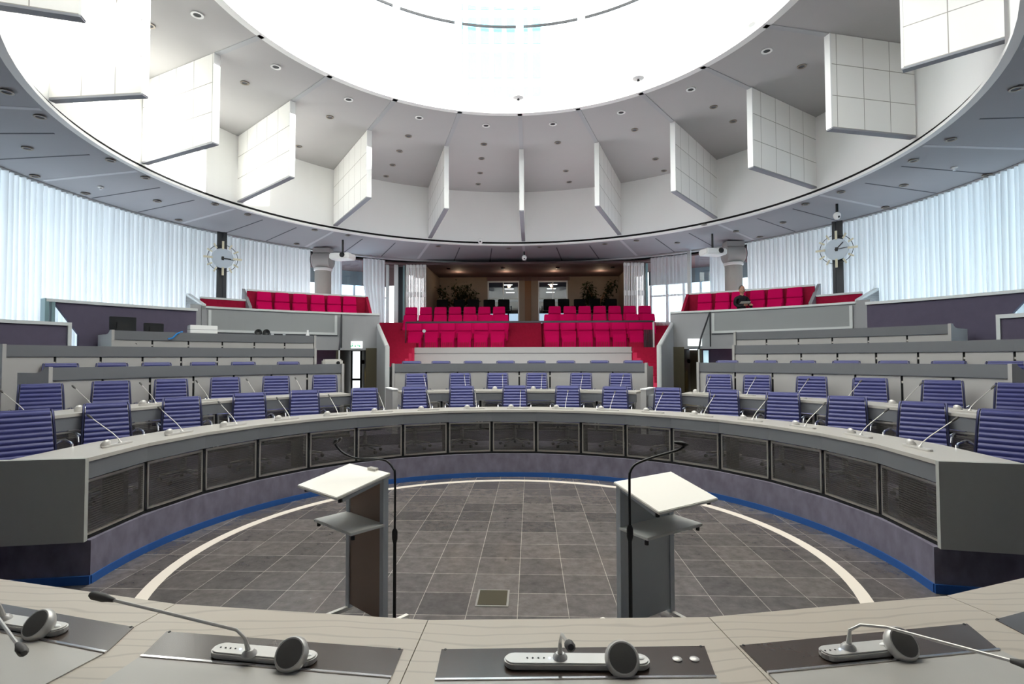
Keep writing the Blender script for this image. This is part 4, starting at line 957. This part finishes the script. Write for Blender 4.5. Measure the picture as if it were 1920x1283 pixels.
# ---------------------------------------------------------------- lecterns
def lectern(label, P1, P2, n, zb, zf, panel):
    P1, P2, n = Vector(P1), Vector(P2), Vector(n).normalized(); c = (P1+P2)/2
    k = thing('lectern', label, 'lectern', (c.x, c.y, 0)); u = (P2-P1).normalized(); w = (P2-P1).length/2
    def Q(a, b, z): v = u*a+n*b; return (v.x, v.y, z)
    def hx(a0,a1,b0,b1,z0,z1,z0b=None,z1b=None):
        z0b = z0 if z0b is None else z0b; z1b = z1 if z1b is None else z1b
        return MB().hexa([Q(a0,b0,z0),Q(a1,b0,z0),Q(a1,b1,z0b),Q(a0,b1,z0b),Q(a0,b0,z1),Q(a1,b0,z1),Q(a1,b1,z1b),Q(a0,b1,z1b)])
    hx(-w-.0,w+.0,-.03,.40,zb-.022,zb,zf-.022,zf).build('top_board', M_lect, k, bevel=.004)
    hx(-w+.02,w-.02,0,.28,.785,.805).build('shelf', M_lshelf, k, bevel=.003)
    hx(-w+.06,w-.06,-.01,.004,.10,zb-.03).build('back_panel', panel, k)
    for s in (-1, 1):
        hx(s*(w-.045)-.022,s*(w-.045)+.022,-.028,.014,.07,zb-.03).build('upright', M_postm, k)
        hx(s*(w-.045)-.016,s*(w-.045)+.016,-.22,.34,.05,.078).build('foot', M_lect, k)
        hx(s*(w-.045)-.012,s*(w-.045)+.012,0,.33,zb-.06,zb-.03,zf-.05,zf-.03).build('bracket', M_postm, k)
        for b in (-.19, .31): MB().lathe([(.012,-.012),(.026,-.01),(.026,.01),(.012,.012)], 12, Matrix.Translation(Q(s*(w-.045),b,.026))@Matrix.Rotation(pi/2,4,'X')).build('caster', M_black, k)
        MB().lathe([(.014,-.02),(.014,.005)], 10, Matrix.Translation(Q(s*(w-.04),.25,.77))).build('rubber_cap', M_black, k)
        MB().lathe([(.014,-.02),(.014,.005)], 10, Matrix.Translation(Q(s*(w-.04),.35,zf-.03))).build('rubber_cap', M_black, k)
    return k, Q
kl, Q = lectern('white-topped lectern, panel painted with a brown reflection, standing on the left of the stone floor', (-1.31,4.24), (-.905,3.88), (-.67,-.74), 1.17, 1.075, M_lpanL)
MB().hexa([Q(.02,-.03,1.17),Q(.12,-.03,1.17),Q(.12,0,1.165),Q(.02,0,1.165),Q(.02,-.03,1.185),Q(.12,-.03,1.185),Q(.12,0,1.18),Q(.02,0,1.18)]).build('clip', M_alu, kl)
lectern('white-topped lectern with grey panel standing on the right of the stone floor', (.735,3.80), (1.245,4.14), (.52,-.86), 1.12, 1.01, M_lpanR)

def mic_stand(label, base, pts, hdir, zc=.72):
    k = thing('microphone_stand', label, 'microphone stand', (base[0], base[1], 0)); b = Vector((base[0], base[1], 0))
    MB().lathe([(.001,.0),(.13,.0),(.13,.012),(.02,.022),(.001,.022)], 28).build('base', M_black, k)
    MB().tube([(0,0,.02),(0,0,zc)], .012, 12).build('lower_tube', M_black, k)
    MB().tube([(0,0,zc-.02),(0,0,zc+.01),(0,0,zc+.06),(0,0,zc+.08)], [.012,.02,.02,.012], 12).build('clamp', M_black, k)
    MB().tube([(0,0,zc+.07),(0,0,pts[0][2])], .009, 12).build('upper_tube', M_black, k)
    q = [Vector(p)-b for p in pts]; 
    # smooth the neck
    sm_ = []
    for i in range(len(q)-1):
        p0, p1, p2, p3 = q[max(i-1,0)], q[i], q[i+1], q[min(i+2,len(q)-1)]
        for s in range(6):
            u = s/6; sm_.append(.5*((2*p1)+(p2-p0)*u+(2*p0-5*p1+4*p2-p3)*u*u+(3*p1-p0-3*p2+p3)*u**3))
    sm_.append(q[-1]); MB().tube(sm_, .008, 10).build('gooseneck', M_black, k)
    e = q[-1]; h = Vector(hdir).normalized(); side = Vector((0,0,1)).cross(h).normalized()
    for s in (-1, 1):
        a = e+side*.012*s; MB().tube([e-h*.01, a+h*.01, a+h*.05*(1 if s > 0 else .75), a+h*.075*(1 if s > 0 else .75)], [.007,.012,.014,.008], 10).build('microphone', M_black, k)
    return k
mic_stand('black microphone stand with gooseneck bent over the left lectern', (-.83,3.8), [(-.83,3.8,.8),(-.83,3.8,1.16),(-.845,3.81,1.22),(-.90,3.83,1.27),(-.99,3.87,1.275),(-1.13,3.92,1.27),(-1.24,3.96,1.30),(-1.30,3.98,1.345),(-1.325,4.0,1.37)], (.35,.0,.3) if False else (.3,-.2,.25))
mic_stand('black microphone stand with gooseneck arching over the right lectern', (.73,3.35), [(.73,3.35,.95),(.73,3.35,1.24),(.737,3.355,1.29),(.765,3.37,1.325),(.81,3.385,1.345),(.90,3.41,1.37),(1.0,3.44,1.39),(1.08,3.46,1.41),(1.125,3.47,1.44)], (-.3,.1,.05), zc=.88)

# floor socket hatch
fh = thing('floor_socket', 'small rectangular metal-framed floor socket in the stone tiles', 'floor socket', (-.165,4.51,.001), -AX)
MB().box(-.135,.135,-.155,.155,0,.004).build('frame', M_alu, fh); MB().box(-.118,.118,-.135,.138,.004,.006).build('lid', mat('olive_carpet_inlay', rgb(66,60,44), .9), fh)

# ---------------------------------------------------------------- crimson folding seats
def seat_proto():
    k = thing('folding_seat', 'x', 'seat', (0,0,0), 0, 'crimson seats')
    def slab(w0, w1, y0, z0, y1, z1, th, nm, m):
        # upright slab from (y0,z0) to (y1,z1)
        v = [(-w0,y0,z0),(w0,y0,z0),(w0,y0+th,z0),(-w0,y0+th,z0),(-w1,y1,z1),(w1,y1,z1),(w1,y1+th,z1),(-w1,y1+th,z1)]
        return MB().hexa([(a,b,c*1.21) for a,b,c in v]).build(nm, m, k, bevel=.02)
    slab(.228, .228, .10, .40, .15, .72, .07, 'backrest', M_red)
    slab(.222, .205, .115, .71, .16, .93, .09, 'headrest', M_red)
    slab(.21, .22, -.05, .20, .02, .60, .09, 'folded_seat', M_red)
    rib = MB()
    for q in range(6): rib.box(-.17+.06*q, -.15+.06*q, -.062, -.03, .28, .5)
    rib.build('seat_ribs', mat('deep_crimson', rgb(175,10,60), .8), k)
    for s in (-1, 1):
        MB().box(s*.242-.014, s*.242+.014, -.14, .16, .60, .64).build('armrest', M_redcar, k, bevel=.01)
        MB().box(s*.242-.01, s*.242+.01, .0, .1, .12, .6).build('arm_panel', M_redcar, k)
    MB().box(-.03,.03,.02,.1,0,.3).box(-.1,.1,-.04,.16,0,.02).build('pedestal', M_redcar, k)
    return k
sp_ = seat_proto(); fs_ = True
def put_seat(label, p, rz, group):
    global fs_
    if fs_: sp_.location = p; sp_.rotation_euler = (0,0,rz); sp_['label'] = label; sp_['group'] = group; fs_ = False; return sp_
    return copy_thing(sp_, label, p, rz, group)
rows = [('first', 11.15, 2.0, [-3.36+.518*i for i in range(6)], [.92+.518*i for i in range(6)]+[]),
        ('second', 12.15, 2.33, [-3.77+.513*i for i in range(7)], [.92+.535*i for i in range(7)]),
        ('third', 13.05, 2.68, [-3.93+.515*i for i in range(7)], [1.10+.518*i for i in range(7)])]
for nm, t, z, ls, rs in rows:
    for side, ss in (('left', ls), ('right', rs)):
        for i, s in enumerate(ss):
            put_seat('crimson folding seat, %s in the %s row of the %s block before the foyer' % (ORD[i], nm, side), L(s, t, z), -AX, 'crimson seats of the %s block' % side)
for side, key in (('left','gseatL'),('right','gseatR')):
    for i, t in enumerate(DATA[key]):
        put_seat('crimson folding seat in the %s side gallery, %s from the left' % (side, ORD[i]), PA(11.46, t, 2.722), -radians(t), 'crimson seats of the %s gallery' % side).scale = (.87,1,1.02)
struct('floor', MB().arc(A, 11.0, 11.8, frange(-37.2,-22.3,2), 2.35, 2.72), M_redcar); struct('floor', MB().arc(A, 11.0, 11.8, frange(27.4,42.3,2), 2.35, 2.72), M_redcar)

# ---------------------------------------------------------------- things on the desks
def monitor(label, p, rz, w, h):
    k = thing('monitor', label, 'monitor', p, rz)
    MB().box(-w/2,w/2,-.02,.02,.12,.12+h).build('screen', M_screen, k, bevel=.008); MB().box(-w/4,w/4,-.05,-.02,.16,.12+h*.75).build('rear_housing', M_black, k, bevel=.01)
    MB().box(-.03,.03,-.02,.03,.01,.2).build('neck', M_black, k); MB().box(-.12,.12,-.1,.1,0,.015).build('foot', M_black, k)
    MB().tube([(.02,-.04,.2),(.08,-.1,.1),(.2,-.2,.0)], .006, 6).build('cable', M_black, k)
zw5 = 2.58-.27
monitor('large black monitor seen from behind on the left fifth row desk', (-8.0,10.95,zw5+.0), radians(50), .46, .44)
monitor('smaller black monitor right of the large one on the left fifth row desk', (-7.68,11.42,zw5), radians(45), .36, .34)
wb = thing('equipment_box', 'long white box on the left fifth row desk', 'box', PA(9.86,-45.6,zw5), radians(44)); MB().box(-.28,.28,-.13,.13,0,.46).build('case', M_white, wb, bevel=.008); MB().box(-.281,.281,-.131,.131,.36,.366).build('lid_seam', M_seam, wb)
bn = thing('binoculars', 'pair of black round devices on the left fifth row desk', 'equipment', PA(9.85,-38.1,zw5), radians(35))
for s in (-1, 1): MB().lathe([(.001,-.08),(.07,-.08),(.08,.08),(.05,.085),(.001,.06)], 18, Matrix.Translation((s*.09,0,.34))@Matrix.Rotation(pi/2,4,'X')).build('barrel', M_black, bn)
MB().box(-.15,.15,-.08,.08,0,.27).build('bracket', M_black, bn)
gb = thing('equipment_box', 'flat grey device right of the black round devices on the left fifth row desk', 'box', PA(9.85,-36.0,zw5), radians(34)); MB().box(-.17,.17,-.1,.1,0,.33).build('case', M_postm, gb, bevel=.01); MB().box(-.1,.1,-.104,-.1,.28,.31).build('display', M_dark, gb)
bt = thing('bottle', 'small white bottle near the right end of the left fifth row desk', 'bottle', PA(9.85,-31.8,zw5), 0); MB().lathe([(.04,0),(.045,.3),(.02,.36),(.02,.41),(.001,.41)], 14).build('body', M_white, bt); MB().lathe([(.024,.39),(.024,.43),(.001,.43)], 10).build('cap', M_white, bt)
cb = MB().tube([PA(9.56,-48.5,2.60), PA(9.46,-49.3,2.55), PA(9.42,-49.9,2.45), PA(9.42,-50.4,2.43)], .018, 6); tag(cb.build('cable', M_cable), 'blue cable hanging over the front of the left fifth row desk', 'cable')
db = thing('desk_device', 'beige projector-like device at the right end of the left third row desk', 'device', PA(7.15,-31.9,1.63), radians(30)); MB().box(-.2,.2,-.12,.12,.18,.36).build('case', M_unit, db, bevel=.03); MB().box(-.2,.2,-.12,.12,0,.18).build('stand', M_dark, db)
MB().lathe([(.001,.02),(.035,.02),(.04,0)], 14, Matrix.Translation((.1,-.12,.28))@Matrix.Rotation(pi/2,4,'X')).build('lens', M_black, db)
tb = MB().lathe([(.02,0),(.02,.5),(.035,.52),(.035,.58),(.001,.6)], 12, Matrix.Translation(PA(9.35,-55.6,1.2))); tag(tb.build('microphone', M_unit), 'thin upright pale microphone post left of the left fifth row desk', 'microphone')

# ---------------------------------------------------------------- seated person in the right gallery
def skinned(name, nodes, edges, radii, m, parent, sub=2):
    me = bpy.data.meshes.new(name); me.from_pydata(nodes, edges, []); me.update(); o = bpy.data.objects.new(name, me); COL.objects.link(o); o.parent = parent
    md = o.modifiers.new('s', 'SKIN')
    for i, v in enumerate(me.skin_vertices[0].data if me.skin_vertices else []): pass
    return o
import bmesh
def skin_body(name, nodes, edges, m, parent):
    me = bpy.data.meshes.new(name); bm = bmesh.new(); lay = bm.verts.layers.skin.verify()
    vs = []
    for i, (x,y,z,rx,ry) in enumerate(nodes):
        v = bm.verts.new((x,y,z)); v[lay].radius = (rx,ry); v[lay].use_root = (i == 0); vs.append(v)
    for a, b in edges: bm.edges.new((vs[a], vs[b]))
    bm.to_mesh(me); bm.free(); me.materials.append(m)
    o = bpy.data.objects.new(name, me); COL.objects.link(o); o.parent = parent
    o.modifiers.new('Skin','SKIN').use_smooth_shade = True; s = o.modifiers.new('Sub','SUBSURF'); s.levels = 2; s.render_levels = 2
    return o
tp = DATA['gseatR'][3]
pb = PA(11.08, tp-1.5, 2.725); per = thing('person', 'seated person in a black jacket and glasses holding papers in the right gallery', 'person', pb, radians(-tp+40))
per.scale = (.93,.93,.93)
# local: faces -y; pelvis at z .45
body = skin_body('body', [(0,.02,.5,.13,.12),(0,.03,.66,.12,.10),(0,.02,.84,.15,.11),(0,.0,.98,.09,.08),(0,-.02,1.06,.048,.05),
    (-.17,.0,.95,.06,.06),(-.22,-.04,.78,.048,.048),(-.2,-.22,.68,.04,.04),(-.12,-.38,.72,.03,.03),
    (.17,.0,.95,.06,.06),(.22,-.04,.78,.048,.048),(.18,-.22,.68,.04,.04),(.06,-.36,.72,.03,.03),
    (-.1,-.2,.52,.085,.085),(-.11,-.3,.5,.065,.065),(-.11,-.3,.28,.05,.05),(-.11,-.24,.07,.04,.04),(-.11,-.34,.04,.04,.03),
    (.1,-.2,.52,.085,.085),(.11,-.3,.5,.065,.065),(.11,-.3,.28,.05,.05),(.11,-.24,.07,.04,.04),(.11,-.34,.04,.04,.03)],
    [(0,1),(1,2),(2,3),(3,4),(3,5),(5,6),(6,7),(7,8),(3,9),(9,10),(10,11),(11,12),(0,13),(13,14),(14,15),(15,16),(16,17),(0,18),(18,19),(19,20),(20,21),(21,22)], M_jack, per)
hd = MB().ball((0,-.04,1.20), .1, 20, 14, (.78,.95,1.2)); hd.tube([(0,-.02,1.03),(0,-.03,1.12)], .05, 12); hd.ball((0,-.138,1.185), .017, 10, 8, (.8,1.2,1.4))
hd.ball((0,-.115,1.12), .04, 10, 8, (1,.7,.6)); hd.ball((-.08,-.03,1.19), .022, 8, 6, (.5,1,1.3)); hd.ball((.08,-.03,1.19), .022, 8, 6, (.5,1,1.3))
hob = hd.build('head', M_skin, per)
MB().ball((-.03,-.125,1.21), .012, 8, 6).ball((.03,-.125,1.21), .012, 8, 6).build('eyes', M_white, hob)
MB().box(-.025,.025,-.142,-.132,1.135,1.142).build('mouth', mat('lips', rgb(150,90,85), .6), hob)
gl = MB()
for s in (-1, 1): gl.tube([(s*.034+.024*cos(2*pi*i/12), -.145, 1.208+.02*sin(2*pi*i/12)) for i in range(13)], .003, 5); gl.tube([(s*.058,-.145,1.21),(s*.082,-.03,1.21)], .003, 5)
gl.tube([(-.01,-.147,1.21),(.01,-.147,1.21)], .003, 5); gl.build('glasses', M_black, per)
hr_ = MB().ball((0,-.02,1.235), .1, 18, 10, (.82,.95,1.0)); hr_.v = [(x, y if z < 1.25 or y > -.08 else y+.01, z) for x,y,z in hr_.v]
hr_.v = [(x, max(y, -.075) if z < 1.30 else y, max(z, 1.16)) for x,y,z in hr_.v]; hr_.build('hair', M_hair, per)
for s in (-1, 1):
    w = Vector((-.11 if s < 0 else .05, -.38, .72)); h = MB(); h.tube([w, w+Vector((.0,-.04,.0)), w+Vector((0,-.085,.0))], [.024,.036,.03], 10)
    for f in range(4): b = w+Vector((-.024+.016*f,-.08,0)); l = (.055,.065,.06,.048)[f]; h.tube([b, b+Vector((0,-l*.5,-.004)), b+Vector((0,-l*.9,-.02))], [.009,.0085,.007], 8)
    b = w+Vector((-s*.03,-.035,.0)); h.tube([b, b+Vector((-s*.02,-.03,.006)), b+Vector((-s*.022,-.055,.0))], [.011,.01,.008], 8)
    h.build('hand', M_skin, per)
pp = thing('paper_sheet', 'white papers held by the seated person in the right gallery', 'paper', (pb.x, pb.y, pb.z), radians(-tp+25)); MB().hexa([(-.14,-.60,.74),(.10,-.60,.74),(.10,-.42,.70),(-.14,-.42,.70),(-.14,-.60,.745),(.10,-.60,.745),(.10,-.42,.705),(-.14,-.42,.705)]).build('sheets', M_paper, pp)

# ---------------------------------------------------------------- light
w = bpy.data.worlds.new('World'); scn.world = w; w.use_nodes = True
bgn = w.node_tree.nodes['Background']; bgn.inputs[0].default_value = (.94,.975,1,1); bgn.inputs[1].default_value = WORLD
sun = bpy.data.lights.new('sun', 'SUN'); sun.energy = SUN; sun.angle = radians(1.0); sun.color = (1,.95,.86)
so = bpy.data.objects.new('sun', sun); COL.objects.link(so)
d = Vector((-1, .42, -.175)).normalized(); so.rotation_euler = d.to_track_quat('-Z','Y').to_euler()
def portal(loc, rot, sx, sy, name):
    l = bpy.data.lights.new(name, 'AREA'); l.shape = 'RECTANGLE'; l.size = sx; l.size_y = sy; l.cycles.is_portal = True
    o = bpy.data.objects.new(name, l); COL.objects.link(o); o.location = loc; o.rotation_euler = rot

# ---------------------------------------------------------------- camera
cam = bpy.data.cameras.new('camera'); cam.sensor_width = 36; cam.lens = 36*1000/1920; cam.clip_start = .05
co = bpy.data.objects.new('camera', cam); COL.objects.link(co); scn.camera = co
p_ = math.atan(.0305); ro = radians(.15)
fw = Vector((0, cos(p_), sin(p_))); r0 = Vector((1,0,0)); u0 = Vector((0,-sin(p_),cos(p_)))
rt = r0*cos(ro)-u0*sin(ro); up = u0*cos(ro)+r0*sin(ro)
co.matrix_world = Matrix(((rt.x,up.x,-fw.x,0),(rt.y,up.y,-fw.y,0),(rt.z,up.z,-fw.z,2.0),(0,0,0,1)))
vs_ = scn.view_settings; vs_.view_transform = 'Standard'; vs_.look = 'None'; vs_.gamma = 1; vs_.use_curve_mapping = False; vs_.exposure = EXPO
scn.cycles.max_bounces = 8; scn.cycles.transparent_max_bounces = 24; scn.cycles.diffuse_bounces = 5
